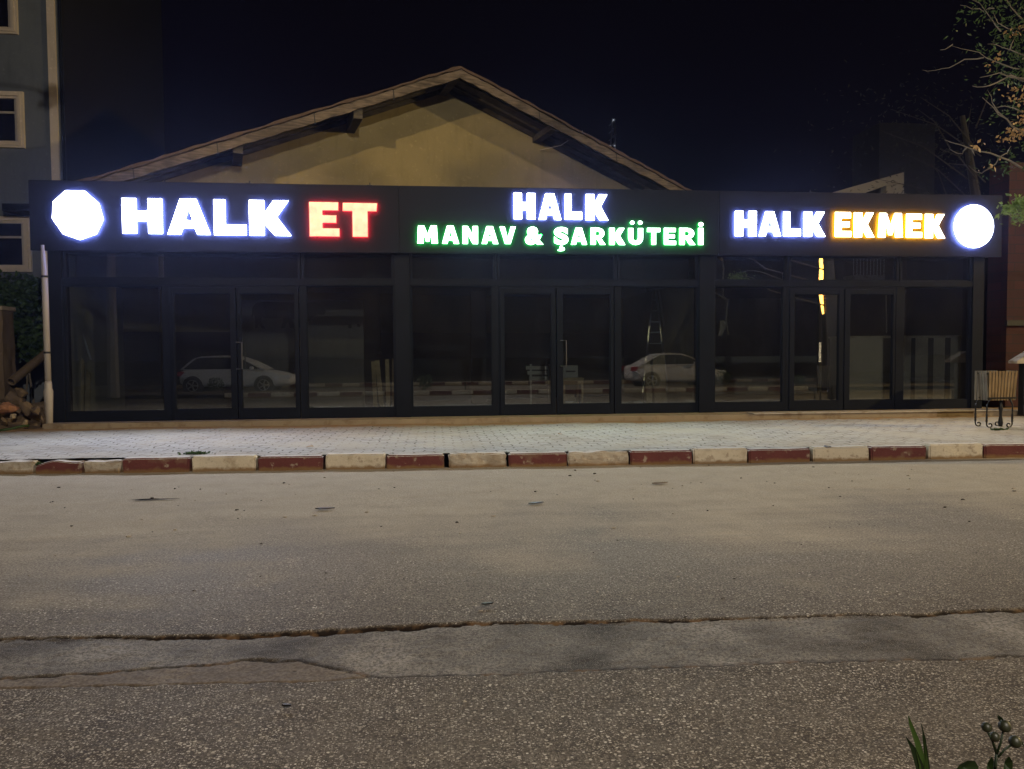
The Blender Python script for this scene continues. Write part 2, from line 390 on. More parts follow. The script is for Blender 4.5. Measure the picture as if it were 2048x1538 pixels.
XA = onZ(740, 1258, 0).x; XL2 = onZ(540, 1325, 0).x
def road():
    xs = list(np.arange(-40, -6, 2.0))+list(np.arange(-6, -3.4, .12))+list(np.arange(-3.4, 4.6, .017))+list(np.arange(4.6, 10, .15))+list(np.arange(10, 42, 2.0))
    t = list(np.arange(0, 1, 1/150.)) # dense rows 2.9 .. 4.4
    ys = [1.9, 2.2]+list(np.arange(2.4, 2.95, .05))+[2.95+1.45*q for q in t]+list(np.arange(4.4, 8.8, .12))
    nx, ny = len(xs), len(ys)+6
    V = []; P = []; CR = []
    for j in range(ny):
        for i, x in enumerate(xs):
            if j < len(ys): y = ys[j]
            else: k = (j-len(ys)+1)/6; y = ys[-1]+(kerbY(x)+.05-ys[-1])*k
            z = fbm(x, y, .8, 3)*.006+fbm(x, y, 6, 9)*.0018; a = 0; cr = 0
            if 2.9 < y < 4.5 and -6 < x < 8:
                jag = fbm(x, 0, 5, 1)*.022+fbm(x, 0, 22, 2)*.010
                u = fU(x)+jag*.8; l = fL(x)+fbm(x, 5, 5, 4)*.018+fbm(x, 5, 25, 6)*.008
                dep = .009+.005*fbm(x, 2, 1.5, 7)
                inn = min(u-y, y-l)
                if inn > 0:
                    a = 1; z -= dep*min(1, inn/.02)
                    # broken deeper holes
                    if u-y < .05+.05*fbm(x, 1, 2.4, 8): z -= .009*max(0, fbm(x, y, 3, 11)+.35)
                    z += fbm(x, y, 18, 5)*.003
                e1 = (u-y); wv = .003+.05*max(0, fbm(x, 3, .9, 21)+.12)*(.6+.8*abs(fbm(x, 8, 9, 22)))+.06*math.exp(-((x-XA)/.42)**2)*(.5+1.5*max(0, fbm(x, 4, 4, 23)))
                if -.012 < e1 < wv: z -= .011; cr = 1  # groove whose dark mask paints the shadow under the upper lip
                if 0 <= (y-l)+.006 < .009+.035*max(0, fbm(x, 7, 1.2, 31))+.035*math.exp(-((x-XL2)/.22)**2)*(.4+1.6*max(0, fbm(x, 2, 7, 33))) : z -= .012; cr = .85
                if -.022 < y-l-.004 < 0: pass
                if 0 < y-l < .03+.03*max(0, fbm(x, 7, 1.3, 41)+.2): cr = max(cr, .75*(1-(y-l)/.07))  # painted shading fading in from the trench's lower edge
                if inn > 0: pass
                elif x < 0.1 and fT(x)+fbm(x, 9, 8, 3)*.008 < y <= l:
                    a = .5; z += -.006+fbm(x, y, 12, 8)*.003
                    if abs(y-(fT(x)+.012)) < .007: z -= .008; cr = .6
                elif 0 < y-u < .03: z += .001*(1-(y-u)/.03)
            V.append((x, y, z)); P.append(a); CR.append(cr)
    Fc = [(j*nx+i, j*nx+i+1, (j+1)*nx+i+1, (j+1)*nx+i) for j in range(ny-1) for i in range(nx-1)]
    me = bpy.data.meshes.new('road'); me.from_pydata(V, [], Fc); me.materials.append(road_m)
    at = me.attributes.new('patch', 'FLOAT', 'POINT'); at.data.foreach_set('value', P)
    me.attributes.new('crack_shade', 'FLOAT', 'POINT').data.foreach_set('value', CR)
    for p in me.polygons: p.use_smooth = True
    o = bpy.data.objects.new('road', me); COL.objects.link(o); tag(o, kind='structure')
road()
# second carriageway behind the verge, far pavement
bm = BM(); v = [bm.verts.new(p) for p in ((-60, -6.2, -.005), (60, -6.2, -.005), (60, -.55, -.005), (-60, -.55, -.005))]; bm.faces.new(v)
far_m = plain('far_asphalt', (.12, .105, .085), .85, 0, .4, 2, .4, 60)
tag(mesh_obj('far_road', bm, far_m), kind='structure')
bm = BM(); box(bm, -60, 60, -16, -6.38, -.05, .16); tag(mesh_obj('far_pavement', bm, far_m), kind='structure')
bm = BM(); bmesh.ops.create_grid(bm, x_segments=240, y_segments=24, size=1)
for v in bm.verts:
    v.co.x *= 30; v.co.y = .72+v.co.y*1.12; v.co.z = .13+.03*fbm(v.co.x, v.co.y, 2, 1)
tag(mesh_obj('planted_verge', bm, soil_m, smooth=True), kind='structure')
# pavement sheet (with sand attribute)
PL = [onZ(px, py, PAVE) for px, py in ((-300, 862), (127, 858), (420, 853), (800, 849), (1000, 845), (1400, 840), (1960, 832), (2400, 826))]
plY = line_fn2 = (lambda x, xs=[p.x for p in PL], ys=[p.y for p in PL]: float(np.interp(x, xs, ys)))
def pavement():
    xs = list(np.arange(-30, -9, 1.5))+list(np.arange(-9, 15, .12))+list(np.arange(15, 32, 1.5)); ny = 40
    V, P = [], []
    for j in range(ny+1):
        for x in xs:
            a, b = kerbY(x)+.13, 15.6; y = a+(b-a)*j/ny
            z = PAVE-.004+(fbm(x, y, .9, 5)*.018+fbm(x, y, 3.5, 6)*.006)*min(1, j/4)
            if x < -4.4 and j < 6: z -= .03*min(1, (-4.4-x)/1.2)*(1-j/6)*max(0, .4+fbm(x, y, 1.7, 2)*1.5)
            V.append((x, y, z)); d = plY(x)-y; P.append(max(0, 1-d/.75) if x < 4.5 else max(0, .75-d/.75))
    nx = len(xs); Fc = [(j*nx+i, j*nx+i+1, (j+1)*nx+i+1, (j+1)*nx+i) for j in range(ny) for i in range(nx-1)]
    me = bpy.data.meshes.new('pavement'); me.from_pydata(V, [], Fc); me.materials.append(pave_m)
    me.attributes.new('sand', 'FLOAT', 'POINT').data.foreach_set('value', P)
    for p in me.polygons: p.use_smooth = True
    tag2 = bpy.data.objects.new('pavement', me); COL.objects.link(tag2); tag(tag2, kind='structure')
pavement()
# waste ground left of the shop, behind the pavement
bm = BM(); bmesh.ops.create_grid(bm, x_segments=60, y_segments=40, size=1)
for v in bm.verts:
    v.co.x = -14+v.co.x*6.6; v.co.y = 18+v.co.y*4.2; v.co.z = .16+.10*fbm(v.co.x, v.co.y, .9, 1)+.05
    if v.co.y < 14.4: v.co.z = min(v.co.z, .19)
tag(mesh_obj('waste_ground', bm, soil_m, smooth=True), kind='structure')
# plinth
bm = BM()
pl = [(p.x, p.y) for p in PL if -7.2 < p.x < 13.5]
xl, xr = onY(100, 845, D).x, onY(1985, 815, D).x
loop = [(xl, plY(xl))]+[q for q in pl if xl < q[0] < xr]+[(xr, plY(xr)), (xr, D+.6), (xl, D+.6)]
prism(bm, [(x, y, .10) for x, y in loop], (0, 0, ZB-.103))
bmesh.ops.subdivide_edges(bm, edges=[e for e in bm.edges if e.calc_length() > .5], cuts=12)
for v in bm.verts:
    if v.co.y < D-.01: v.co.y += fbm(v.co.x, 0, 2.5, 3)*.02; v.co.z += fbm(v.co.x, v.co.y, 3, 5)*.006 if v.co.z > .2 else 0
o = mesh_obj('shop_plinth', bm, M['plinth'], bevel=.006)
tag(o, kind='structure')
x0 = onY(1480, 823, D).x
bm = BM(); n = 24; ys = [(x0+(xr-.1-x0)*i/n) for i in range(n+1)]
prism(bm, [(x, plY(x)-.03, ZB) for x in ys]+[(x, plY(x)+.32, ZB) for x in ys[::-1]], (0, 0, .022))
tag(mesh_obj('step_edge_slab', bm, M['marble'], bevel=.004), kind='structure')
# kerb stones
KB = [(-190, -68, 'w'), (-64, 66, 'b'), (70, 162, 'r'), (167, 241, 'b'), (245, 378, 'r'), (384, 511, 'w'), (516, 645, 'r'), (651, 770, 'w'), (773, 888, 'r'), (897, 1013, 'b'), (1018, 1134, 'r'), (1137, 1256, 'b'), (1261, 1384, 'r'), (1387, 1495, 'w'), (1498, 1621, 'r'), (1627, 1738, 'w'), (1743, 1853, 'r'), (1859, 1967, 'w'), (1970, 2085, 'r'), (2090, 2200, 'w')]
KLAB = ['', 'crumbled cream kerb stone at the far left end of the kerb',
 'short red kerb stone with slumped left end, leftmost red one', 'broken pale kerb stone between the two leftmost red kerb stones',
 'faded brick red kerb stone with dirty lower face, left of the weed tuft', 'clean cream kerb stone beside the small weed tuft, under the nine-sided sign',
 'dark red kerb stone under the letters HALK of the left sign', 'cream kerb stone under the gap between glass doors and window of the left shop',
 'dark red kerb stone below the red letters ET', 'cream kerb stone scraped black across its face, right of a wide joint',
 'smooth dark red kerb stone left of the rough pitted one', 'rough pitted cream kerb stone in the middle, below the ampersand sign',
 'dark red kerb stone with a separate cracked right end', 'cream kerb stone with a diagonal dirt stain at its right corner',
 'dark red kerb stone below the letters HALK of the right sign', 'cream kerb stone below the orange edged letters EKMEK',
 'dark red kerb stone with chipped top edge, left of a black joint', 'last cream kerb stone toward the right, below the round sign',
 'red kerb stone at the far right edge below the slatted bin', '']
for i, (a, b, c) in enumerate(KB):
    A = onZ(a, 930, 0).x; B = onZ(b, 930, 0).x
    kpx = [-420, -60, 100, 270, 600, 820, 1100, 1500, 2048, 2500]; kpy = [951, 948.5, 947.5, 946, 940, 937.5, 933, 926, 915, 906]
    A = onZ(a, float(np.interp(a, kpx, kpy)), 0).x; B = onZ(b, float(np.interp(b, kpx, kpy)), 0).x
    ya, yb = kerbY(A), kerbY(B); L = math.hypot(B-A, yb-ya); ang = math.atan2(yb-ya, B-A)
    hgt = PAVE+(.012 if c == 'w' else 0)+random.uniform(-.006, .008); low = (i in (1, 2, 3))
    bm = BM(); bmesh.ops.create_cube(bm, size=1)
    for v in bm.verts: v.co = Vector(((v.co.x+.5)*L, (v.co.y+.5)*.15, (v.co.z+.5)*(hgt+.06)-.06))
    bmesh.ops.bevel(bm, geom=list(bm.edges), offset=.018, segments=3, affect='EDGES')
    bmesh.ops.subdivide_edges(bm, edges=[e for e in bm.edges if e.calc_length() > .1], cuts=9, use_grid_fill=True)
    amp = .022 if c == 'b' else .006
    for v in bm.verts:
        q = v.co+Vector((i*3.7, 0, 0)); nn = noise.noise_vector(q*7)*amp+noise.noise_vector(q*28)*amp*.35
        if low and v.co.z > .06:
            v.co.z -= .035*max(0, noise.noise(q*4)+.35)+(.05*max(0, 1-abs(v.co.x)/.25) if i == 2 else 0)
            if i in (1, 3): v.co.y += .03*max(0, noise.noise(q*6))
        v.co += nn
    if low:
        for v in bm.verts:
            if v.co.z > .1: v.co.z = .1+(v.co.z-.1)*.75
    o = mesh_obj('kerb_stone', bm, {'r': kred, 'w': kwhite, 'b': kworn}[c], smooth=False)
    if c == 'b':
        pass
    o.location = (A, ya, 0); o.rotation_euler = (0, 0, ang)
    lab = KLAB[i] or ('cream kerb stone just outside the %s edge of the picture' % ('left' if i == 0 else 'right'))
    tag(o, lab, 'kerb stone', 'painted kerb stones along the shop pavement')
# near kerb (front of planted verge) and far kerb behind, seen only mirrored in the shop glass
def kerb_run(y, face, x0, x1, grp, where):
    x = x0; k = 0; proto = {}
    while x < x1:
        c = 'r' if k % 2 else 'w'
        if c not in proto:
            bm = BM(); box(bm, 0, .76, 0, .15, -.06, .17); proto[c] = o = mesh_obj('kerb_stone', bm, kred if c == 'r' else kwhite, bevel=.015)
        else: o = proto[c].copy(); COL.objects.link(o)
        o.location = (x, y, 0)
        tag(o, ('red' if c == 'r' else 'cream')+' painted kerb stone '+where, 'kerb stone', grp[0] if c == 'r' else grp[1])
        x += .78; k += 1
kerb_run(1.86, 1, -7.2, 13.5, ('red kerb stones mirrored in the shop glass', 'cream kerb stones mirrored in the shop glass'), 'of the planted verge, mirrored low in the shop glass')
kerb_run(-6.36, 1, -12, 20, ('red kerb stones across the far road', 'cream kerb stones across the far road'), 'across the far road, mirrored behind the parked cars')

# ================================================================== STREET LAMPS (outside the frame; the one behind the camera is an added fill)
def street_lamp(base, head, power, colr, label, aim=None, cone=None):
    root = empty('street_lamp', base); tag(root, label, 'street lamp')
    b = Vector(base); h = Vector(head)
    bm = BM(); tube(bm, [b, (b.x, b.y, h.z-.5), (b.x+(h.x-b.x)*.12, b.y+(h.y-b.y)*.12, h.z+.05), h+Vector((0, 0, .12))], [.11, .08, .05, .04], 10); part('pole', bm, M['alu'], root, smooth=True)
    d = (h-b); d.z = 0; d.normalize(); s = Vector((-d.y, d.x, 0))
    bm = BM(); prism(bm, [h+d*a+s*c+Vector((0, 0, .06)) for a, c in ((-.35, -.12), (.35, -.16), (.35, .16), (-.35, .12))], (0, 0, .10)); part('lamp_head', bm, M['alu'], root)
    bm = BM(); prism(bm, [h+d*a+s*c+Vector((0, 0, .045)) for a, c in ((-.25, -.1), (.3, -.13), (.3, .13), (-.25, .1))], (0, 0, .014)); part('diffuser', bm, emis('lamp_diffuser', colr, 30), root)
    ld = bpy.data.lights.new('lamp_light', 'SPOT' if aim else 'POINT'); ld.energy = power; ld.color = colr; ld.shadow_soft_size = .12
    lo = bpy.data.objects.new('lamp_light', ld); COL.objects.link(lo); lo.location = h-b-Vector((0, 0, .14)); lo.parent = root
    if aim:
        ld.spot_size = math.radians(cone); ld.spot_blend = 1
        lo.rotation_euler = (Vector(aim)-h).to_track_quat('-Z', 'Y').to_euler()
street_lamp((-9.4, 1.4, .1), (-7.6, 5.0, 9.4), LAMP_L, (1, .72, .36), 'tall street lamp on the verge to the left, outside the picture', (1.5, 20, 6), 66)
street_lamp((3.2, -9.0, .16), (2.6, -6.9, 9.0), FILL_LAMP_C, (1, .89, .76), 'added fill lamp on a tall pole behind the camera, unseen', (3, 9, 0), 150)  # added to fill road and gable with frontal light
street_lamp((30.5, 3.0, .1), (28.5, 6.5, 8.2), LAMP_R, (1, .74, .33), 'tall street lamp far to the right, outside the picture', (6, 8, 0), 100)

# ================================================================== SHOP
X = lambda px, Y=D: onY(px, 700, Y).x
shop = empty('shop_building', (X(1030), D, ZB)); tag(shop, 'long low black shop building with glass front and lit sign fascia', 'shop')
FR = M['frame']
def frame_bars(bm, x0, x1, z0, z1, gx0, gx1, gz0, gz1, ya, yb):
    box(bm, x0, gx0, ya, yb, z0, z1); box(bm, gx1, x1, ya, yb, z0, z1)
    box(bm, gx0, gx1, ya+.002, yb-.002, gz1, z1); box(bm, gx0, gx1, ya+.002, yb-.002, z0, gz0)
    # glazing bead
    e = .014
    box(bm, gx0, gx0+e, ya+.02, yb-.02, gz0, gz1); box(bm, gx1-e, gx1, ya+.02, yb-.02, gz0, gz1)
    box(bm, gx0+e, gx1-e, ya+.022, yb-.022, gz1-e, gz1); box(bm, gx0+e, gx1-e, ya+.022, yb-.022, gz0, gz0+e)
def pane(parent, x0, x1, z0, z1, y, tilt=0):
    bm = BM(); v = [bm.verts.new(p) for p in ((x0, y, z0), (x1, y+tilt, z0), (x1, y+tilt, z1), (x0, y, z1))]
    bm.faces.new(v); ext = bmesh.ops.extrude_face_region(bm, geom=bm.faces[:])
    for q in [g for g in ext['geom'] if isinstance(g, bmesh.types.BMVert)]: q.co.y += .008
    part('glass_pane', bm, M['glass'], parent)
GZ0, GZ1, BT = .455, 2.745, 2.86
def window(a, b, ga, gb, z0=ZB+.004, z1=2.745+.0, gz0=GZ0, gz1=None):
    gz1 = gz1 or z1-.012
    fr = empty('window', (X((a+b)/2)-shop.location.x, 0, 0)); fr.parent = shop
    bm = BM(); frame_bars(bm, X(a)+.003, X(b)-.003, z0, z1, X(ga), X(gb), gz0, gz1, D-.0, D+.09); part('window_frame', bm, FR, fr, bevel=.003)
    pane(fr, X(ga), X(gb), gz0, gz1, D+.04)
def door(a, b, ga, gb, hpx=None):
    fr = empty('door_leaf', (X((a+b)/2)-shop.location.x, 0, 0)); fr.parent = shop
    bm = BM(); frame_bars(bm, X(a)+.006, X(b)-.006, ZB+.012, 2.70, X(ga), X(gb), .47, 2.60, D-.012, D+.07); part('door_frame', bm, FR, fr, bevel=.003)
    pane(fr, X(ga), X(gb), .47, 2.60, D+.03)
    if hpx:
        hx = X(hpx); bm = BM(); zt, zb = 1.70, 1.21
        tube(bm, [(hx-.10, D-.012, zt), (hx-.10, D-.085, zt), (hx, D-.085, zt), (hx, D-.085, zb), (hx-.10, D-.085, zb), (hx-.10, D-.012, zb)], .012, 8)
        part('door_handle', bm, M['steel'], fr, smooth=False)
window(128, 341, 133, 326); door(343, 474, 348, 462); door(475, 599, 478+4, 591, 486)
window(600, 792, 614, 788)
window(820, 998, 824, 984); door(1000, 1112, 1008, 1103); door(1113, 1228, 1125, 1221, 1131)
window(1229, 1398, 1242, 1394); window(1426, 1571, 1430, 1565)
door(1578, 1687, 1588, 1677); door(1688, 1790, 1699, 1785); window(1791, 1942, 1808, 1937)
for a, b in ((343, 599), (1000, 1228), (1578, 1790)):
    bm = BM(); box(bm, X(a), X(b), D-.002, D+.085, 2.703, 2.743); part('door_head', bm, FR, shop)
for a, b in ((128, 791), (821, 1397), (1427, 1942)):
    bm = BM(); box(bm, X(a), X(b), D-.02, D+.095, 2.746, 2.858); part('transom_bar', bm, FR, shop, bevel=.004)
for a, b in ((341, 343), (998, 1000), (1571, 1578)):
    bm = BM(); box(bm, X(a), X(b), D-.001, D+.085, ZB+.004, 2.743); part('mullion', bm, FR, shop)
tw = [(128, 604), (605, 791), (821, 993), (994, 1234), (1235, 1397), (1427, 1574), (1575, 1796), (1797, 1942)]
for a, b in tw: window(a, b, a+5, b-5, 2.86, ZSB+.02, 2.875, ZSB+.005)
for a, b, yf in ((100, 128, .03), (791, 821, .045), (1397, 1427, .045), (1942, 1964, .03)):
    bm = BM(); box(bm, X(a), X(b), D-yf, D+.28, ZB+.002, ZSB+.03); part('pillar', bm, FR, shop, bevel=.006)
# fascia: three composite panels with dark joints
YS = D-.16
xa, xb, xj1, xj2 = onY(58, 440, YS).x, onY(2005, 440, YS).x, onY(798, 440, YS).x, onY(1438, 440, YS).x
for a, b in ((xa, xj1), (xj1, xj2), (xj2, xb)):
    bm = BM(); box(bm, a+.006, b-.006, YS, YS+.03, ZSB, ZST); part('fascia_panel', bm, M['board'], shop, bevel=.004)
bm = BM(); box(bm, xa+.03, xb-.03, YS+.032, D+.9, ZSB+.035, ZST-.02); part('fascia_box', bm, M['seam'], shop)
bm = BM(); box(bm, xa+.01, xb-.01, YS+.034, D+.3, ZST-.018, ZST+.012); part('coping', bm, M['board'], shop)
# a few bolts and bits of bracket along the fascia top
for px in (330, 500, 740, 1290, 1620):
    bm = BM(); q = onY(px, 370, D+.05); box(bm, q.x-.05, q.x+.05, D-.05, D+.15, ZST+.013, ZST+.035); box(bm, q.x-.01, q.x+.01, D+.02, D+.04, ZST+.036, ZST+.09); part('bracket', bm, M['iron'], shop)
# interior
YI = D+6.2
bm = BM(); box(bm, xa+.5, xb-.5, D+.10, YI, .05, ZB-.004); part('floor_slab', bm, M['floor'], shop)
bm = BM(); box(bm, xa+.5, xb-.5, YI, YI+.2, .05, ZSB+.3); part('back_wall', bm, M['intwall'], shop)
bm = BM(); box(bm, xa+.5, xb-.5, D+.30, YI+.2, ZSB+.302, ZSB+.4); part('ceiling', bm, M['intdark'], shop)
bm = BM(); box(bm, X(103), X(110), D+.285, YI-.003, ZB, ZSB+.3); part('side_wall', bm, M['intwall'], shop)
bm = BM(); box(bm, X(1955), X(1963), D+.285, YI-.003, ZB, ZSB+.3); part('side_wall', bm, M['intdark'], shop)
for px in (806, 1412):
    bm = BM(); box(bm, X(px)-.06, X(px)+.06, D+.285, YI-.003, ZB, ZSB+.3); part('partition_wall', bm, M['intwall'], shop)
for px, yy in ((745, 4.2), (958, 3.6), (1300, 5.0)):
    q = onY(px, 700, D+yy); bm = BM(); box(bm, q.x-.18, q.x+.18, D+yy, D+yy+.4, ZB, ZSB+.3); part('inner_column', bm, M['intdark'], shop)
bm = BM(); box(bm, X(112), X(1950), D+.9, D+5.9, 2.95, 3.0)
part('hanging_ceiling', bm, M['intdark'], shop)
bm = BM(); box(bm, X(112), X(1950), D+.86, D+.898, 2.80, ZSB+.30); part('light_block_panel', bm, M['intdark'], shop)  # panel added to keep lamp light off the back wall

# ------------------------------------------------------------------ illuminated signs
def curve_mesh(loops, depth, bevel=.006):
    cu = bpy.data.curves.new('c', 'CURVE'); cu.dimensions = '2D'; cu.fill_mode = 'BOTH'; cu.extrude = depth/2; cu.bevel_depth = bevel; cu.bevel_resolution = 1; cu.offset = -bevel
    for lp in loops:
        s = cu.splines.new('POLY'); s.points.add(len(lp)-1)
        for p, q in zip(s.points, lp): p.co = (q[0], q[1], 0, 1)
        s.use_cyclic_u = True
    return conv(cu)
def conv(cu):
    o = bpy.data.objects.new('t', cu); COL.objects.link(o); dg = bpy.context.evaluated_depsgraph_get()
    me = bpy.data.meshes.new_from_object(o.evaluated_get(dg)); bpy.data.objects.remove(o); return me
def glyph(c, s, b):
    """outline loops in a unit box; s stem, b bar thickness (fraction of width / height)"""
    if c == 'H': return [[(0, 0), (s, 0), (s, .5-b/2), (1-s, .5-b/2), (1-s, 0), (1, 0), (1, 1), (1-s, 1), (1-s, .5+b/2), (s, .5+b/2), (s, 1), (0, 1)]]
    if c == 'A': return [[(0, 0), (.31, 0), (.365, .18), (.63, .18), (.69, 0), (1, 0), (.68, 1), (.30, 1)], [(.415, .40), (.50, .70), (.585, .40)]]
    if c == 'L': return [[(0, 0), (1, 0), (1, b), (s, b), (s, 1), (0, 1)]]
    if c == 'K': return [[(0, 0), (s, 0), (s, .33), (.61, 0), (1, 0), (.66, .53), (.95, 1), (.58, 1), (s, .64), (s, 1), (0, 1)]]
    if c == 'E': return [[(0, 0), (1, 0), (1, b), (s, b), (s, .5-b*.42), (.9, .5-b*.42), (.9, .5+b*.5), (s, .5+b*.5), (s, 1-b), (.97, 1-b), (.97, 1), (0, 1)]]
    if c == 'T': return [[(.5-s/2, 0), (.5+s/2, 0), (.5+s/2, 1-b), (.98, 1-b), (1, 1), (.01, 1), (0, 1-b), (.5-s/2, 1-b)]]
    if c == 'M':
        s = min(s, .31)
        return [[(0, 0), (s, 0), (s+.015, .58), (.42, .1), (.58, .1), (1-s-.015, .58), (1-s, 0), (1, 0), (.95, 1), (.66, 1), (.5, .52), (.34, 1), (.05, 1)]]
    if c == 'N': return [[(0, 0), (s, 0), (s, .50), (1-s, 0), (1, 0), (1, 1), (1-s, 1), (1-s, .50), (s, 1), (0, 1)]]
    if c == 'V': return [[(.33, 0), (.67, 0), (1, 1), (.69, 1), (.5, .34), (.31, 1), (0, 1)]]
    if c == 'R':
        bowl = [(.50+.42*math.cos(a), .68+.32*math.sin(a)) for a in np.linspace(-math.pi*.35, math.pi/2, 9)]
        hole = [(s, .54), (s, .79), (.50, .79), (.58, .74), (.61, .665), (.58, .59), (.50, .54)]
        return [[(0, 0), (s, 0), (s, .32), (.42, .32), (.63, 0), (1, 0)]+bowl+[(0, 1)], hole[::-1]]
    if c == 'U':
        o_ = [(.5-.5*math.cos(a), .42-.42*math.sin(a)) for a in np.linspace(0, math.pi, 13)]
        i_ = [(.5+(.5-s)*math.cos(a), .42-(.42-b)*math.sin(a)) for a in np.linspace(0, math.pi, 11)]
        return [[(0, 1)]+o_+[(1, 1), (1-s, 1)]+i_+[(s, 1)]]
    if c == 'I': return [[(0, 0), (1, 0), (1, 1), (0, 1)]]
    if c == 'o': return [[(.5+.5*math.cos(a), .5+.5*math.sin(a)) for a in np.linspace(0, 2*math.pi, 21)[:-1]]]
    if c == ',': return [[(.35, 1), (.72, 1), (.68, .78), (.95, .62), (1, .35), (.8, .08), (.4, 0), (.0, .08), (.05, .32), (.4, .28), (.55, .40), (.35, .50), (.22, .5)]]
DEP = .036
def sign_piece(name, parent, px0, px1, py0, py1, ch, mats, s=.36, b=.30, shear=0):
    Yf = YS-.030-DEP
    pm = (py0+py1)/2; px0 += 1.1; px1 -= 1.1; py0 += .8; py1 -= .8; x0 = onY(px0, pm, Yf).x; x1 = onY(px1, pm, Yf).x; xm = (px0+px1)/2
    z1 = onY(xm, py0, Yf).z; z0 = onY(xm, py1, Yf).z; W, Hh = x1-x0, z1-z0
    if isinstance(ch, str) and ch in '&S':
        cu = bpy.data.curves.new('t', 'FONT'); cu.body = ch; cu.offset = .05 if ch == 'S' else .045; cu.extrude = .5
        me = conv(cu); co = np.array([v.co[:] for v in me.vertices]); lo, hi = co.min(0), co.max(0)
        for v in me.vertices:
            v.co = Vector(((v.co.x-lo[0])/(hi[0]-lo[0])*W, (v.co.y-lo[1])/(hi[1]-lo[1])*Hh, v.co.z*DEP))
    else:
        me = curve_mesh([[(q[0]*W, q[1]*Hh) for q in lp] for lp in (ch if isinstance(ch, list) else glyph(ch, s, b))], DEP-.016)
    bm = BM(); bm.from_mesh(me)
    for v in bm.verts: v.co = Vector((x0+v.co.x, Yf+DEP/2-v.co.z, z0+v.co.y))
    bmesh.ops.remove_doubles(bm, verts=bm.verts, dist=.0002)
    bmesh.ops.recalc_face_normals(bm, faces=bm.faces)
    for f in bm.faces: f.material_index = 0 if f.normal.y < -.9 else (2 if f.normal.y > .9 else 1)
    return part(name, bm, list(mats), parent)
WS = (emis('white_sign_face', (.84, .87, 1), E_WHITE), emis('white_sign_return', (.55, .60, 1), .9), emis('white_sign_back', (.25, .32, 1), 150))
RS = (emis('red_sign_face', (1, .36, .17), 1.7, .45), emis('red_sign_return', (1, .012, .02), .95), emis('red_sign_back', (1, .015, .03), 150))
GS = (emis('green_sign_face', (.80, 1, .86), 7), emis('green_sign_return', (.03, .9, .15), .8), emis('green_sign_back', (.01, 1, .10), 95))
YSG = (emis('amber_sign_face', (1, .93, .72), 9), emis('amber_sign_return', (1, .36, .0), 1.1), emis('amber_sign_back', (1, .36, .0), 210))
def sign_root(name, px, py, label, cat='illuminated sign'):
    r = empty(name, onY(px, py, YS)); tag(r, label, cat); return r
def letters(root, s, ox, oy, k, mats, st=.36, b=.30):
    for ch, a, bb, t0, t1 in s:
        sign_piece('letter', root, ox+a/k, ox+bb/k, oy+t0/k, oy+t1/k, ch, mats, st if ch not in 'I' else .5, b)
r = sign_root('letter_sign', 412, 433, 'large white glowing letters HALK on the left fascia beside the nine-sided sign')
letters(r, [('H', 492, 716, 150, 345), ('A', 735, 975, 153, 350), ('L', 987, 1168, 157, 353), ('K', 1178, 1410, 161, 356)], 60, 340, 2.695, WS)
for o in r.children: pass
r = sign_root('letter_sign', 686, 440, 'glowing red edged letters ET on the left fascia')
letters(r, [('E', 1502, 1670, 170, 360), ('T', 1682, 1875, 175, 362)], 60, 340, 2.695, RS, .44, .24)
r = sign_root('letter_sign', 1120, 412, 'smaller white glowing letters HALK above the green edged line')
letters(r, [('H', 702, 843, 140, 307), ('A', 857, 1005, 143, 311), ('L', 1020, 1133, 146, 310), ('K', 1150, 1297, 148, 315)], 800, 340, 3.103, WS, .38)
r = sign_root('letter_sign', 1120, 470, 'white letters MANAV & ŞARKÜTERİ with green glowing edges on the middle fascia')
letters(r, [('M', 103, 238, 342, 458), ('A', 257, 370, 343, 460), ('N', 385, 487, 345, 461), ('A', 503, 613, 346, 461), ('V', 615, 722, 348, 461), ('&', 773, 893, 350, 466),
    ('S', 953, 1048, 352, 466), ('A', 1057, 1165, 355, 466), ('R', 1180, 1280, 356, 466), ('K', 1295, 1403, 357, 467), ('U', 1413, 1512, 358, 467), ('T', 1530, 1620, 357, 466), ('E', 1635, 1717, 357, 467), ('R', 1730, 1838, 357, 467), ('I', 1847, 1887, 357, 467)], 800, 340, 3.103, GS, .34, .24)
for nm, q, g in (('umlaut_dot', (1425, 1458, 312, 341), 'o'), ('umlaut_dot', (1474, 1508, 312, 341), 'o'), ('letter_dot', (1849, 1887, 321, 353), 'o'), ('cedilla', (975, 1027, 468, 506), ',')):
    sign_piece(nm, r, 800+q[0]/3.103, 800+q[1]/3.103, 340+q[2]/3.103, 340+q[3]/3.103, g, GS)
r = sign_root('letter_sign', 1560, 448, 'white glowing letters HALK on the right fascia left of the orange edged word')
letters(r, [('H', 130, 280, 202, 375), ('A', 287, 442, 205, 375), ('L', 450, 573, 207, 375), ('K', 585, 738, 208, 378)], 1430, 360, 3.314, WS, .38)
r = sign_root('letter_sign', 1780, 450, 'white letters EKMEK with orange glowing edges on the right fascia')
letters(r, [('E', 792, 908, 210, 380), ('K', 917, 1063, 213, 382), ('M', 1077, 1250, 216, 383), ('E', 1263, 1378, 221, 385), ('K', 1388, 1532, 223, 388)], 1430, 360, 3.314, YSG, .40, .24)
def lightbox(name, label, pts):
    r = sign_root(name, sum(p[0] for p in pts)/len(pts), sum(p[1] for p in pts)/len(pts), label, 'lightbox')
    xs = [p[0] for p in pts]; ys = [p[1] for p in pts]
    lp = [((p[0]-min(xs))/(max(xs)-min(xs)), 1-(p[1]-min(ys))/(max(ys)-min(ys))) for p in pts]
    sign_piece('light_panel', r, min(xs), max(xs), min(ys), max(ys), [lp[::-1]], WS)
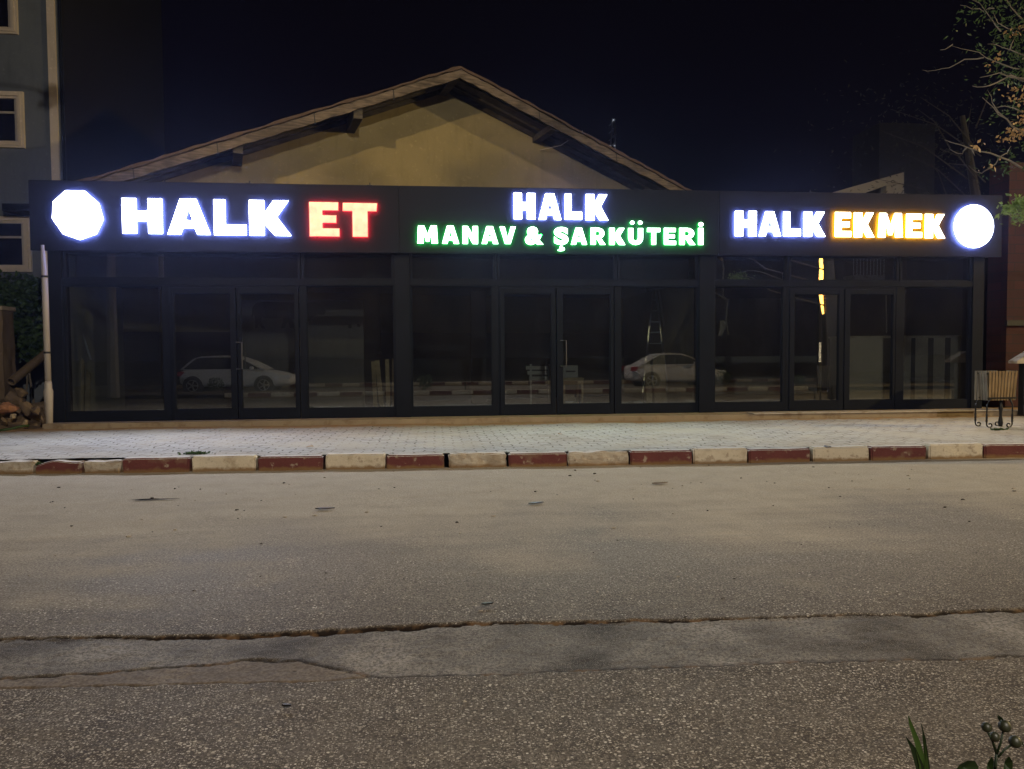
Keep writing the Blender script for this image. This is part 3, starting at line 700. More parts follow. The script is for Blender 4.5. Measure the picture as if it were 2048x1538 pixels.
lightbox('nine_sided_lightbox', 'blank white glowing nine-sided lightbox at the left end of the fascia', [(60+a/2.695, 340+b/2.695) for a, b in ((193, 108), (297, 108), (376, 176), (398, 265), (358, 346), (265, 379), (172, 348), (114, 262), (122, 170))])
lightbox('round_lightbox', 'blank white glowing round lightbox at the right end of the fascia', [(1948+41*math.cos(a), 452.5+44*math.sin(a)) for a in np.linspace(0, 2*math.pi, 49)[:-1]])

# spots added in front of the signs to carry their light onto the pavement
for px, py, wgt, *kc in ((155, 430, .7), (290, 435, 1.0), (380, 435, .8), (520, 435, 1.0), (1120, 413, 1.2), (1500, 448, .5), (1610, 448, .5), (1948, 452, .5), (960, 475, .55, 1), (1270, 475, .55, 1), (1780, 455, .6, 2), (685, 440, .35, 3)):
    c = onY(px, py, YS-.12); ld_ = bpy.data.lights.new('added_sign_spot', 'SPOT'); ld_.energy = 480*wgt*SPOT_K; ld_.color = ((.70, .79, 1), (.74, 1, .78), (1, .74, .40), (1, .35, .2))[kc[0] if kc else 0]; ld_.shadow_soft_size = .03; ld_.spot_size = math.radians(132); ld_.spot_blend = .7
    lo = bpy.data.objects.new('added_sign_spot', ld_); COL.objects.link(lo); lo.location = c; lo.rotation_euler = Vector((0, -1, -.44)).to_track_quat('-Z', 'Y').to_euler()
# ================================================================== GABLED HALL BEHIND
ga = math.radians(15); gd = Vector((math.cos(ga), math.sin(ga), 0)); gn = Vector((math.sin(ga), -math.cos(ga), 0))
G0 = Vector((X(190, D+1.7), D+1.7, 0)); OV = 1.25; GW = G0-gn*OV
hall = empty('gabled_hall', (0, D+5, 0)); tag(hall, 'cream plastered gable of an old hall with wide weathered eaves rising behind the fascia', 'building')
pk = onP(921, 133, G0, gn); le = onP(150, 366, G0, gn); ri = onP(1400, 392, G0, gn)
sl = (pk-le)/(pk-le).length; sr = (ri-pk)/(ri-pk).length
def band(bm, p, q, z0, z1, y0, y1, jag=0):
    """board following the rake p->q between depths y0..y1 along -normal, drops z0..z1 below the rake line"""
    n = 40 if jag else 1; top = []; bot = []
    for i in range(n+1):
        c = p+(q-p)*i/n; top.append(c+Vector((0, 0, -z0+(random.uniform(-1, 1)*jag if jag else 0)))-gn*y0); bot.append(c+Vector((0, 0, -z1+(random.uniform(-1, 1)*jag if jag else 0)))-gn*y0)
    ext = -gn*(y1-y0)
    for i in range(n):
        prism(bm, [top[i], top[i+1], bot[i+1], bot[i]], ext)
    bmesh.ops.remove_doubles(bm, verts=bm.verts, dist=.0005)
for p, q in ((le, pk), (pk, ri)):
    bm = BM(); band(bm, p, q, -.01, .05, -.05, 13, .022); part('roof_slope', bm, M['tile'], hall)
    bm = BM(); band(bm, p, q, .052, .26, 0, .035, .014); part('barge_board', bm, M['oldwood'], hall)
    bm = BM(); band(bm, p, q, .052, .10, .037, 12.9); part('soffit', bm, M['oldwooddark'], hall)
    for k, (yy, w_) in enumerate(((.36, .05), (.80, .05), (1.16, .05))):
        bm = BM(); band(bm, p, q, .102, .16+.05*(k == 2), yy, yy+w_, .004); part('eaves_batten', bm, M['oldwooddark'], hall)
    # joints in the barge board
    for f_ in ((.13, .33, .58, .80) if p is le else (.3, .62)):
        c = p+(q-p)*f_; bm = BM(); prism(bm, [c+gn*.004+gd*a+Vector((0, 0, z)) for a, z in ((-.012, -.05), (.008, -.05), (.03, -.29), (.005, -.29))], -gn*.02); part('board_joint', bm, M['seam'], hall)
bm = BM(); wl = le-gn*OV; wp = pk-gn*OV; wr = ri-gn*OV; dz = Vector((0, 0, -.104))
prism(bm, [Vector((wl.x, wl.y, 2)), wl+dz, wp+dz, wr+dz, Vector((wr.x, wr.y, 2))], -gn*.3); part('gable_wall', bm, M['cream'], hall)
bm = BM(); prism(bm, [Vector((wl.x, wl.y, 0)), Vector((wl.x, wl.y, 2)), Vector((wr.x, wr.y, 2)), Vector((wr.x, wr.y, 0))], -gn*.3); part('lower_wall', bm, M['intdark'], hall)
for px, py, hh in ((700, 238, .32), (474, 305, .26), (1072, 292, .16), (884, 178, .12)):
    c = onP(px, py, GW, gn); bm = BM()
    side = (px < 900)
    z_r = lambda q: (pk.z-abs((q-wp).dot(gd))*((pk.z-le.z)/((pk-le).dot(gd)) if (q-wp).dot(gd) < 0 else (pk.z-ri.z)/((ri-pk).dot(gd))))
    zt = z_r(c)-.13
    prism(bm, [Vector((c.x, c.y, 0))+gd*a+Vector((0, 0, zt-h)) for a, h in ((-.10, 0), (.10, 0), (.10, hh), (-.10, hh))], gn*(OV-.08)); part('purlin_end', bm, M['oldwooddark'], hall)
# wire along the right soffit
bm = BM(); a = onP(1165, 262, G0-gn*.3, gn); b = onP(1080, 300, GW+gn*.05, gn); tube(bm, [a, (a+b)/2+Vector((0, 0, -.12)), b], .012, 5); part('cable', bm, M['pvc'], hall)
# distant mast right of the gable
r = empty('distant_mast', onY(1225, 330, 60)); tag(r, 'faint thin lattice mast standing far off beyond the right roof slope', 'mast')
q0 = onY(1225, 340, 60); q1 = onY(1227, 237, 60); bm = BM()
for dx in (-.28, .28): tube(bm, [q0+Vector((dx, 0, 0)), (q1.x+dx*.3, 60, q1.z)], .05, 5)
for k in range(7):
    z = q0.z+(q1.z-q0.z)*k/7; tube(bm, [(q0.x-.27, 60, z), (q0.x+.27, 60, z+.5)], .03, 4)
part('lattice', bm, M['alu'], r)
for px, py in ((1220, 292), (1229, 291), (1227, 240)):
    bm = BM(); c = onY(px, py, 59.8); bmesh.ops.create_icosphere(bm, subdivisions=1, radius=.07); [setattr(v, 'co', v.co+c) for v in bm.verts]; part('mast_lamp', bm, emis('mast_lamp', (.8, .85, 1), .5), r)

# ================================================================== APARTMENT BLOCK LEFT
YA = D+5
ap = empty('apartment_block', (X(0, YA), YA, 0)); tag(ap, 'blue grey rendered apartment block with cream window surrounds at the left edge', 'building')
xc = onY(121, 300, YA).x
bm = BM(); box(bm, xc-9, xc, YA, YA+7, 0, 14); part('wall', bm, M['bluegrey'], ap)
bm = BM(); box(bm, xc+.002, xc+.06, YA+.15, YA+7, 0, 14); part('shaded_side_wall', bm, M['seam'], ap)  # dark colour stands in for the unlit side of the block
bm = BM(); box(bm, xc-.20, xc-.02, YA-.05, YA-.002, 0, 14); part('corner_trim', bm, M['trim'], ap)
bm = BM(); tube(bm, [(xc+.05, YA+.05, 0), (xc+.05, YA+.05, 14)], .035, 8); part('downpipe', bm, M['frame'], ap)
def ap_window(pr, pt, pb, prb=None):
    a = onY(pr, (pt+pb)/2, YA); zt = onY(pr, pt, YA).z; zb_ = onY(pr, pb, YA).z; x1 = a.x; x0 = x1-1.75; fw = .17
    fr = empty('window', (x0-ap.location.x, 0, zb_)); fr.parent = ap
    bm = BM(); y0, y1 = YA-.07, YA-.002
    for e, dy in ((0, 0), (.055, -.022), (.11, .02)):
        box(bm, x0+e, x0+e+.053, y0+dy, y1, zb_+e, zt-e); box(bm, x1-e-.053, x1-e, y0+dy, y1, zb_+e, zt-e)
        box(bm, x0+e+.054, x1-e-.054, y0+dy, y1, zt-e-.053, zt-e); box(bm, x0+e+.054, x1-e-.054, y0+dy, y1, zb_+e, zb_+e+.053)
    part('window_surround', bm, M['trim'], fr)
    bm = BM(); box(bm, x0+fw, x1-fw, YA-.012, YA-.003, zb_+fw, zt-fw); part('glass_pane', bm, M['winglass'], fr)
    bm = BM(); hz = zt-fw-(zt-zb_)*.24; g0, g1 = x0+fw, x1-fw
    box(bm, g0, g1, YA-.045, YA-.013, hz-.03, hz+.02)
    for xx in (g0+(g1-g0)*.42,): box(bm, xx-.03, xx+.03, YA-.04, YA-.014, zb_+fw, hz-.031)
    box(bm, g1-.04, g1, YA-.043, YA-.014, zb_+fw, zt-fw)
    part('sash', bm, M['pvc'], fr)
ap_window(35, -110, 70); ap_window(50, 185, 297); ap_window(64, 434, 544)
bm = BM(); c = onY(30, 420, YA); box(bm, c.x, c.x+2.0, YA-.55, YA-.003, c.z-.12, c.z+.05); part('canopy', bm, M['frame'], ap)
# ================================================================== RIGHT SIDE BUILDINGS
YR = D+1.2
bk = empty('brick_building', (X(2100, YR), YR, 0)); tag(bk, 'dark red brick building cut off by the right edge of the picture', 'building')
x0 = onY(2016, 500, YR).x; bm = BM(); box(bm, x0, x0+5, YR, YR+.6, 0, 5.6); part('wall', bm, M['brick'], bk)
bm = BM(); box(bm, x0-.05, x0+5.1, YR-.08, YR-.003, 2.0, 2.12); part('string_course', bm, M['seam'], bk)
nh = empty('neighbour_house', (X(1700, D+7), D+7, 0)); tag(nh, 'dim grey house with sloping parapet and dark opening behind the right fascia', 'building')
YN = D+7; P_ = lambda a, b, Y=YN: onY(a, b, Y)
gp = plain('grey_parapet_plaster', (.20, .185, .155), .9, 0, .2, 2, .3)
bm = BM(); prism(bm, [P_(1640, 392), P_(1808, 344), P_(1808, 366), P_(1773, 371), P_(1700, 396), P_(1640, 400)], (0, .3, 0)); part('sloping_parapet', bm, gp, nh)
bm = BM(); prism(bm, [P_(1773, 371.5), P_(1808, 366.5), P_(1808, 470), P_(1773, 470)], (0, .3, 0)); part('parapet_post', bm, gp, nh)
bm = BM(); a = P_(1640, 470, YN+.5); b = P_(1960, 300, YN+.5); box(bm, a.x, b.x, YN+.5, YN+5, 0, P_(1700, 310, YN+.5).z-1.2); part('wall', bm, M['intdark'], nh)
bm = BM(); a = P_(1750, 250, YN+5.5); b = P_(1860, 250, YN+5.5); box(bm, a.x, b.x, YN+5.2, YN+7, 0, a.z); part('stair_tower', bm, M['seam'], nh)

# ================================================================== LEFT SIDE THINGS
dp = empty('drainpipe', onY(98, 845, D-.1)); tag(dp, 'white plastic drainpipe standing at the left end of the shop', 'drainpipe')
a = onY(99, 850, D-.12); a.z = .12; xx = a.x
bm = BM(); tube(bm, [(xx, D-.12, ZSB+.1), (xx, D-.12, 1.02)], .052, 14); part('pipe', bm, M['pvc'], dp, smooth=True)
bm = BM(); tube(bm, [(xx, D-.12, 1.02), (xx, D-.12, .97), (xx, D-.12, .90), (xx, D-.12, .84), (xx, D-.12, .55), (xx, D-.12, .14)], [.054, .062, .062, .078, .066, .052], 14); part('lower_socket', bm, M['pvc'], dp, smooth=True)
for z in (2.9, 1.55):
    bm = BM(); tube(bm, [(xx, D-.12, z), (xx, D-.12, z-.035)], .058, 14); box(bm, xx-.01, xx+.01, D-.075, D+.02, z-.035, z); part('bracket', bm, M['iron'], dp)
def bush(name, label, blobs, n, size, mat, stems, cat='bush', stemr=.02):
    r = empty(name, stems[0][0]); tag(r, label, cat)
    bm = BM()
    for _ in range(n):
        c, rad = random.choice(blobs); d = Vector((random.gauss(0, 1), random.gauss(0, 1), random.gauss(0, 1))).normalized()*random.random()**.45
        p = Vector(c)+Vector((d.x*rad[0], d.y*rad[1], d.z*rad[2]))
        leaf(bm, p, size*random.uniform(.6, 1.3), narrow=.7)
    part('foliage', bm, mat, r)
    bm = BM()
    for s in stems: tube(bm, s, [stemr*1.3]+[stemr]*(len(s)-2)+[stemr*.4], 5)
    part('stems', bm, M['bark'], r); return r
c1 = onY(40, 620, 17.6); c2 = onY(70, 590, 17.3); c3 = onY(-10, 600, 18)
bush('vine_bush', 'dark leafy bush at the left edge between the apartment block and drainpipe', [(c1, (.75, .6, .85)), (c2, (.42, .4, .38)), (c3, (.7, .5, .7)), (onY(60, 680, 17.5), (.4, .4, .5))], 5200, .13, M['leafdark'],
     [[(c1.x, 17.6, .2), (c1.x+.1, 17.6, .9), c1+Vector((.1, 0, .5))], [(c1.x+.3, 17.5, .2), (c1.x+.2, 17.5, 1.1), c2], [(c3.x, 18, .2), (c3.x+.1, 18, 1), c3]])
gpst = empty('gate_post', onY(0, 790, 15.2)); tag(gpst, 'mottled stone gate post cut off by the left edge', 'post')
a = onY(6, 700, 15.2); bm = BM(); box(bm, a.x-.35, a.x, 15.2, 15.6, .1, 2.35)
bmesh.ops.subdivide_edges(bm, edges=bm.edges[:], cuts=8, use_grid_fill=True)
for v in bm.verts: v.co += noise.noise_vector(v.co*5)*.03
part('shaft', bm, M['rock'], gpst)
bm = BM(); box(bm, a.x-.4, a.x+.03, 15.16, 15.64, 2.35, 2.43); part('cap', bm, M['plinth'], gpst, bevel=.01)
# old pipe leaning out of the rubble
bm = BM(); a = onY(22, 764, 15.3); b = onY(96, 704, 16.4)
d = (b-a).normalized(); s = d.cross(Vector((0, 0, 1))).normalized(); u = s.cross(d)
rings = [[p+(s*math.cos(k*math.pi/8)+u*math.sin(k*math.pi/8))*rr for k in range(16)] for p, rr in ((a+d*.03, .06), (a, .06), (a, .085), (a+d*.02, .085), (b, .085))]
rv = [[bm.verts.new(q) for q in rg] for rg in rings]
for i in range(4):
    for k in range(16): bm.faces.new((rv[i][k], rv[i][(k+1) % 16], rv[i+1][(k+1) % 16], rv[i+1][k]))
tag(mesh_obj('old_pipe', bm, M['rock'], smooth=True), 'rusty beige pipe sticking out of the rubble left of the drainpipe', 'pipe')
# rubble: a mound plus countable blocks
bm = BM(); bmesh.ops.create_icosphere(bm, subdivisions=5, radius=1)
cc = onY(20, 835, 14.7); cc.z = .12
for v in bm.verts:
    q = v.co.copy(); k = 1+.22*noise.noise(q*3)+.14*noise.noise(q*8)+.05*noise.noise(q*20)
    v.co = Vector((cc.x-.35+q.x*1.45*k, cc.y+.1+q.y*.8*k, cc.z+max(q.z, -.1)*.52*k))
tag(mesh_obj('rubble_heap', bm, M['rock']), kind='stuff')
def rock(p, s, mat, seed, flat=.7):
    bm = BM(); rr = random.Random(int(seed*10)+3)
    for _ in range(16):
        d_ = Vector((rr.gauss(0, 1), rr.gauss(0, 1), rr.gauss(0, 1))).normalized()*rr.uniform(.8, 1.15); bm.verts.new((d_.x*s, d_.y*s*.8, d_.z*s*flat))
    bmesh.ops.convex_hull(bm, input=bm.verts[:]); bmesh.ops.bevel(bm, geom=bm.edges[:], offset=s*.06, segments=1, affect='EDGES')
    bmesh.ops.subdivide_edges(bm, edges=bm.edges[:], cuts=2, use_grid_fill=True)
    for v in bm.verts: v.co += noise.noise_vector(v.co*14+Vector((seed, 0, 0)))*s*.12
    o = mesh_obj('rubble_stone', bm, mat); o.location = p; return o
for i, (px, py, s, mt, lab) in enumerate((
    (14, 817, .19, 'claybrick', 'orange broken block on the left end of the rubble heap'),
    (30, 800, .20, 'rock', 'large grey boulder on top of the rubble heap'),
    (52, 815, .15, 'rock', 'upright brown stone in the middle of the rubble heap'),
    (26, 832, .07, 'plinth', 'small pale stone chip below the orange block'),
    (72, 822, .12, 'rock', 'rounded dark stone on the right slope of the rubble heap'),
    (8, 842, .10, 'rock', 'low dark stone at the foot of the rubble heap, left side'),
    (50, 845, .07, 'plinth', 'narrow light splinter at the foot of the rubble heap'),
    (84, 840, .08, 'rock', 'small stone beside the foot of the drainpipe'),
    (42, 784, .12, 'rock', 'flat slab lying behind the top of the rubble heap'))):
    p = onY(px, py, 13.95 if py > 800 else 14.4); o = rock(p, s, M[mt], i*3.1, .6); o.rotation_euler = (i, i*.7, i*.4); tag(o, lab, 'stone')
bm = BM(); tube(bm, [onY(-6, 862, 13.4), onY(20, 858, 13.5), onY(40, 853, 13.6), onY(58, 851, 13.7)], .022, 7)
tag(mesh_obj('green_stick', bm, M['grassm'], smooth=True), 'pale green cane lying at the foot of the rubble heap', 'stick')
# weed tuft behind the kerb
def tuft(name, px, py, z, n, s, label):
    c = onZ(px, py, z); r = empty(name, c); tag(r, label, 'weed'); bm = BM()
    for _ in range(n):
        a = random.uniform(0, 6.28); d = Vector((math.cos(a)*1.2, math.sin(a)*.5, random.uniform(.15, .8))).normalized()
        leaf(bm, c+Vector((random.gauss(0, s), random.gauss(0, s*.25), 0)), random.uniform(.03, .07), d, .4)
    part('blades', bm, M['leafdark'], r)
tuft('weed_tuft', 394, 908, PAVE, 120, .07, 'small green weed tuft growing behind the cream kerb stone on the left')
tuft('weed_tuft', 68, 930, .10, 110, .05, 'little weed growing in the joint of the leftmost red kerb stone')
tuft('weed_tuft', 2000, 860, PAVE, 70, .07, 'low dry weed patch between the legs of the slatted bin')
# puddle
bm = BM(); vs = []
for k in range(40):
    a = 2*math.pi*k/40; rr = 1+.25*math.sin(a*3+1)+.15*math.sin(a*5)
    q = onZ(305, 1001, .0); vs.append(bm.verts.new((q.x+math.cos(a)*.20*rr, q.y+math.sin(a)*.03*rr, .014)))
bm.faces.new(vs); tag(mesh_obj('puddle', bm, plain('oily_water', (.006, .008, .014), .05, 0, 0, 3, 0)), kind='structure')
# loose grit and bits on the road
bm = BM()
for k in range(170):
    y = random.uniform(3.0, 9.4)
    x = random.uniform(-.62, .80)*y*1.02+.1*y
    s = random.choice((.003, .004, .005, .007)) if y < 6 else random.choice((.006, .008, .012))
    z0 = .004+fbm(x, y, .8, 3)*.006
    if fL(x)-.03 < y < fU(x)+.03: z0 -= .02
    r_ = bmesh.ops.create_icosphere(bm, subdivisions=1, radius=s)['verts']; st = random.uniform(1, 2.2)
    for v in r_: v.co = Vector((v.co.x*st+x, v.co.y+y, v.co.z*.55+z0+s*.2))+noise.noise_vector(v.co*90+Vector((k, 0, 0)))*s*.5
gm = NT('road_grit'); gm.col(gm.mix(gm.ramp(gm.geo().outputs['Random Per Island'], [(.55, 0), (.6, 1)]), (.045, .035, .028), (.36, .31, .24)), .9)
tag(mesh_obj('road_grit', bm, gm.m), kind='stuff')
for k, (px, py, L, lab) in enumerate(((1072, 1006, .16, 'dark twig lying on the pale road below the rough kerb stone'), (975, 1208, .07, 'dark leaf scrap on the road above the sunken strip'),
        (650, 1017, .18, 'thin dark smear like leaf on the road right of the puddle'), (1320, 966, .2, 'brown leaf strip on the road below a dark red kerb stone'), (573, 1412, .04, 'small dark leaf on the pebbled asphalt near the bottom edge'))):
    p = onZ(px, py, .016); bm = BM(); a = random.uniform(-.3, .3)
    d = Vector((math.cos(a), math.sin(a), 0)); s = Vector((-d.y, d.x, 0))*L*.16
    t_ = [p-d*L/2, p-d*L*.2+s, p+d*L*.25+s*.7, p+d*L/2, p+d*L*.2-s*.8, p-d*L*.25-s]
    prism(bm, t_, (0, 0, .008)); tag(mesh_obj('road_litter', bm, M['iron'] if k != 3 else M['rock']), lab, 'litter')

# ================================================================== RIGHT SIDE THINGS
def wroughtleg(bm, top, foot, scroll):
    pts = [top, Vector((foot.x, foot.y, top.z-.12))]; n = 14
    tube(bm, [top, Vector((foot.x, foot.y, top.z-.10)), Vector((foot.x, foot.y, top.z-.22))], .012, 6)
    zz = np.linspace(top.z-.22, foot.z+.10, 22); rr = [.010+.010*abs(math.sin(i*1.2))*(1 if 3 < i < 18 else .2) for i in range(22)]
    tube(bm, [Vector((foot.x, foot.y, z)) for z in zz], rr, 6)
    sc = []
    for i in range(20):
        a = i/19*math.pi*1.7; r_ = .055*(1-.5*i/19)
        sc.append(Vector((foot.x+scroll*(r_*math.cos(a)-.055), foot.y, foot.z+.10-r_*math.sin(a)-.03*(i/19))))
    tube(bm, [Vector((foot.x, foot.y, foot.z+.105))]+sc, .011, 6)
YB = 11.5
lb = empty('litter_bin', onY(2005, 860, YB)); tag(lb, 'slatted wooden litter bin on black wrought iron scroll legs at right', 'litter bin')
q = lambda px, py, Y=YB: onY(px, py, Y)
zt, zb = q(2005, 742).z, q(2005, 801).z
xL, xR = q(1978, 770).x, q(2037, 770).x
def slats(x0, x1, y, n, mat, tp=.03, nm='slat_panel'):
    bm = BM(); wd = (x1-x0)/n
    for i in range(n):
        a = x0+i*wd+.006; t = (i+.5)/n-.5
        prism(bm, [(a+t*0-.0, y, zt), (a+wd*.66, y, zt), (a+wd*.66-t*tp*2, y+tp, zb), (a-t*tp*2, y+tp, zb)], (0, .016, 0))
    part(nm, bm, mat, lb, bevel=.002)
slats(xL, xR, YB, 9, M['slat']); slats(xL-.05, xR-.16, YB+.26, 9, M['slatg'], -.03)
bm = BM()
for i in range(4):
    y = YB+.05+i*.06; prism(bm, [(xL-.01, y, zt), (xL-.01, y+.045, zt), (xL+.02, y+.045, zb), (xL+.02, y, zb)], (.014, 0, 0))
part('side_slats', bm, M['slatg'], lb); bm = BM()
for i in range(4):
    y = YB+.05+i*.06; prism(bm, [(xR+.002, y, zt), (xR+.002, y+.045, zt), (xR-.02, y+.045, zb), (xR-.02, y, zb)], (.014, 0, 0))
part('side_slats', bm, M['slatg'], lb)
bm = BM()
for z, e in ((zt-.04, 0), (zb+.04, .02)):
    box(bm, xL-.02+e, xR+.02-e, YB+.018, YB+.03, z-.012, z+.012); box(bm, xL-.02+e, xR+.02-e, YB+.23, YB+.242, z-.012, z+.012)
part('hoop', bm, M['iron'], lb)
bm = BM(); box(bm, xL+.03, xR-.03, YB+.06, YB+.22, zb+.0, zb+.02); box(bm, xL+.02, xL+.03, YB+.06, YB+.22, zb, zt-.05); box(bm, xR-.03, xR-.02, YB+.06, YB+.22, zb, zt-.05); box(bm, xL+.03, xR-.03, YB+.21, YB+.22, zb+.021, zt-.05); part('liner', bm, M['iron'], lb)
for fx, fy, sc in ((xL-.03, YB, -1), (xR-.10, YB, 1), (xL-.03, YB+.26, -1), (xR-.10, YB+.26, 1)):
    bm = BM(); wroughtleg(bm, Vector((fx+(.06 if sc < 0 else -.05), fy, zb+.03)), Vector((fx, fy, PAVE-.044)), sc); part('leg', bm, M['iron'], lb, smooth=True)
xm = (xL+xR)/2+.06
bm = BM(); tube(bm, [(xm, YB+.13, zb), (xm, YB+.13, zb-.1), (xm, YB+.13, zb-.14), (xm, YB+.13, zb-.2), (xm, YB+.13, .36), (xm, YB+.13, .24), (xm, YB+.13, PAVE)], [.024, .024, .036, .022, .022, .04, .03], 8); part('centre_post', bm, M['iron'], lb, smooth=True)
# canopy box at the very edge
YK = 13.35
cb = empty('canopy_post', q(2060, 840, YK)); tag(cb, 'black post with pale sloping cap at the far right edge', 'post')
a = q(2042, 800, YK); bm = BM(); box(bm, a.x+.05, a.x+.5, YK, YK+.14, PAVE+.02, q(2060, 724, YK).z); part('body', bm, M['iron'], cb, bevel=.01)
bm = BM(); prism(bm, [q(2034, 722, YK-.04), q(2066, 702, YK-.04), q(2110, 722, YK-.04), q(2110, 727, YK-.04), q(2034, 727, YK-.04)], (0, .22, 0)); part('cap', bm, M['marble'], cb)
bm = BM(); wroughtleg(bm, Vector((a.x+.04, YK-.02, .62)), Vector((a.x+.04, YK-.02, PAVE-.044)), -1); part('leg', bm, M['iron'], cb, smooth=True)
# ---- tree at the upper right; its trunk stands outside the frame
tr = empty('street_tree', (11.2, 8.6, PAVE)); tag(tr, 'half bare tree reaching in from the upper right with dry brown leaves', 'tree')
bm = BM(); tube(bm, [(11.2, 8.6, .1), (11.15, 8.6, 1.6), (11.0, 8.7, 3.2), (10.7, 8.9, 5.2), (10.4, 9.0, 7.2)], [.2, .17, .15, .11, .06], 10)
YT = 9.6
Pt = lambda px, py, dy=0: onY(px, py, YT+dy)
br = [
 [(2140, 180), (2090, 160), (2048, 158), (2000, 145), (1960, 155)], [(2140, 180), (2060, 165), (2020, 150), (1995, 165), (1965, 175), (1945, 172)],
 [(2150, 320), (2090, 290), (2040, 260), (2010, 240), (1985, 215), (1965, 195)], [(2010, 240), (1985, 205), (1975, 180)],
 [(2140, 380), (2080, 350), (2040, 333), (2000, 315), (1960, 300), (1920, 292), (1890, 280)], [(1932, 296), (1925, 308), (1905, 305), (1898, 297)], [(1945, 298), (1950, 312)], [(2000, 315), (2015, 305), (2022, 292)], [(1980, 335), (1963, 345), (1945, 338)], [(2000, 315), (1990, 330), (1975, 335)],
 [(2150, 90), (2090, 60), (2050, 45), (2020, 15), (2000, -20)], [(2060, 50), (2015, 60), (1995, 45), (1985, 20)], [(2050, 110), (2020, 100), (1995, 90), (1975, 88)], [(2020, 100), (2030, 75), (2025, 60)],
 [(2000, 65), (1985, 40), (1960, 8), (1935, -5)], [(1990, 15), (1970, 22), (1945, 18), (1920, 10)],
 [(1970, 115), (1930, 120), (1900, 135), (1870, 142), (1845, 140)], [(2050, 140), (2000, 128), (1970, 115), (1940, 100), (1905, 92)], [(1905, 92), (1880, 100)], [(2048, 225), (2010, 212), (1980, 216)],
 [(2120, 470), (2075, 445), (2045, 425), (2020, 415)], [(2075, 445), (2050, 440), (2030, 435)], [(2150, 420), (2090, 400), (2040, 395), (2022, 402)]]
off = [random.uniform(-.5, .5) for _ in br]
for k, b_ in enumerate(br):
    pts = [Pt(x_, y_, off[k]*.4+.1*math.sin(i)) for i, (x_, y_) in enumerate(b_)]
    r0 = .022 if b_[0][0] > 2100 else .010
    if b_[0][0] > 2100: pts = [Vector((10.8, 8.8, max(1.8, pts[0].z-.35)))]+pts
    sm = []
    for a, b in zip(pts, pts[1:]):
        for t_ in (0, .5): sm.append(a+(b-a)*t_+noise.noise_vector(a*3+b*t_)*.03)
    sm.append(pts[-1]); tube(bm, sm, [r0*(1-.82*i/(len(sm)-1)) for i in range(len(sm))], 5)
part('trunk', bm, M['twig'], tr, smooth=True)
def clump(bm, px, py, n, sp, size, dy=0, nr=.5, thick=.35):
    c = Pt(px, py, dy)
    for _ in range(n):
        leaf(bm, c+Vector((random.gauss(0, sp), random.gauss(0, thick), random.gauss(0, sp*.9))), size*random.uniform(.6, 1.3), narrow=nr)
bm = BM()
for px, py, n, sp in ((2045, 95, 90, .10), (2040, 30, 110, .12), (2010, 5, 50, .08), (1985, 0, 40, .06), (1960, 3, 26, .06), (2055, 60, 90, .10), (2060, 150, 60, .10), (2075, 110, 200, .16), (2040, 110, 50, .05), (2005, 68, 16, .04), (2060, 0, 120, .15), (2090, 250, 100, .12), (2048, 140, 90, .09), (2040, 210, 80, .07), (2062, 300, 90, .08), (2030, 60, 80, .09), (2045, 330, 40, .05), (1975, 30, 30, .06), (2015, 110, 36, .07)):
    clump(bm, px, py, n, sp, .075, 0, .35)
part('green_leaves', bm, M['leafdark'], tr)
bm = BM()
for px, py, n, sp in ((2040, 415, 110, .07), (2024, 418, 50, .045), (2046, 400, 60, .05), (2034, 438, 26, .03), (2065, 420, 90, .09)): clump(bm, px, py, n, sp, .085, -.1, .45, .12)
part('low_leaves', bm, M['leaf'], tr)
bm = BM()
for px, py, n, sp in ((2038, 265, 40, .05), (2024, 275, 20, .04), (2012, 268, 12, .03), (2046, 200, 40, .07), (2034, 180, 22, .04), (1957, 293, 5, .02), (1985, 328, 5, .02), (1993, 120, 14, .03), (2050, 240, 40, .06), (2030, 60, 18, .05)): clump(bm, px, py, n, sp, .06, 0, .6, .1)
for px, py in ((1957, 293), (1988, 332)):
    c = Pt(px, py, -.1); leaf(bm, c, .10, Vector((.2, -.1, -.9)), 1.0); leaf(bm, c+Vector((-.02, 0, .02)), .08, Vector((-.4, 0, -.6)), .9)
part('dry_leaves', bm, M['leafdry'], tr)
# darker tree further back whose twigs barely show
t2 = empty('far_tree', (14.5, D+4, 0)); tag(t2, 'barely lit tree deep in the dark above the round sign', 'tree')
bm = BM(); tube(bm, [(14.5, D+4, 0), (14.3, D+4, 4), (13.6, D+4, 7.5)], [.22, .16, .06], 8)
for k in range(12):
    a = Vector((14.1+random.uniform(-.6, .2), D+4+random.uniform(-.5, .5), random.uniform(4, 7.3))); b = a+Vector((random.uniform(-3.2, .5), random.uniform(-1, 1), random.uniform(.2, 1.8)))
    tube(bm, [a, (a+b)/2+Vector((0, 0, .2)), b], [.02, .012, .004], 5)
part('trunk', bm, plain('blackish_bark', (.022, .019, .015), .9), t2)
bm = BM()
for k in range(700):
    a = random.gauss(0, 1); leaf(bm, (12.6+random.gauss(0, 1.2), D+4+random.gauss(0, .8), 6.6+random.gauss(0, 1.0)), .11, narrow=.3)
part('crown', bm, mat_leaf('blackish_leaf', (.006, .010, .004), (.015, .02, .008)), t2)

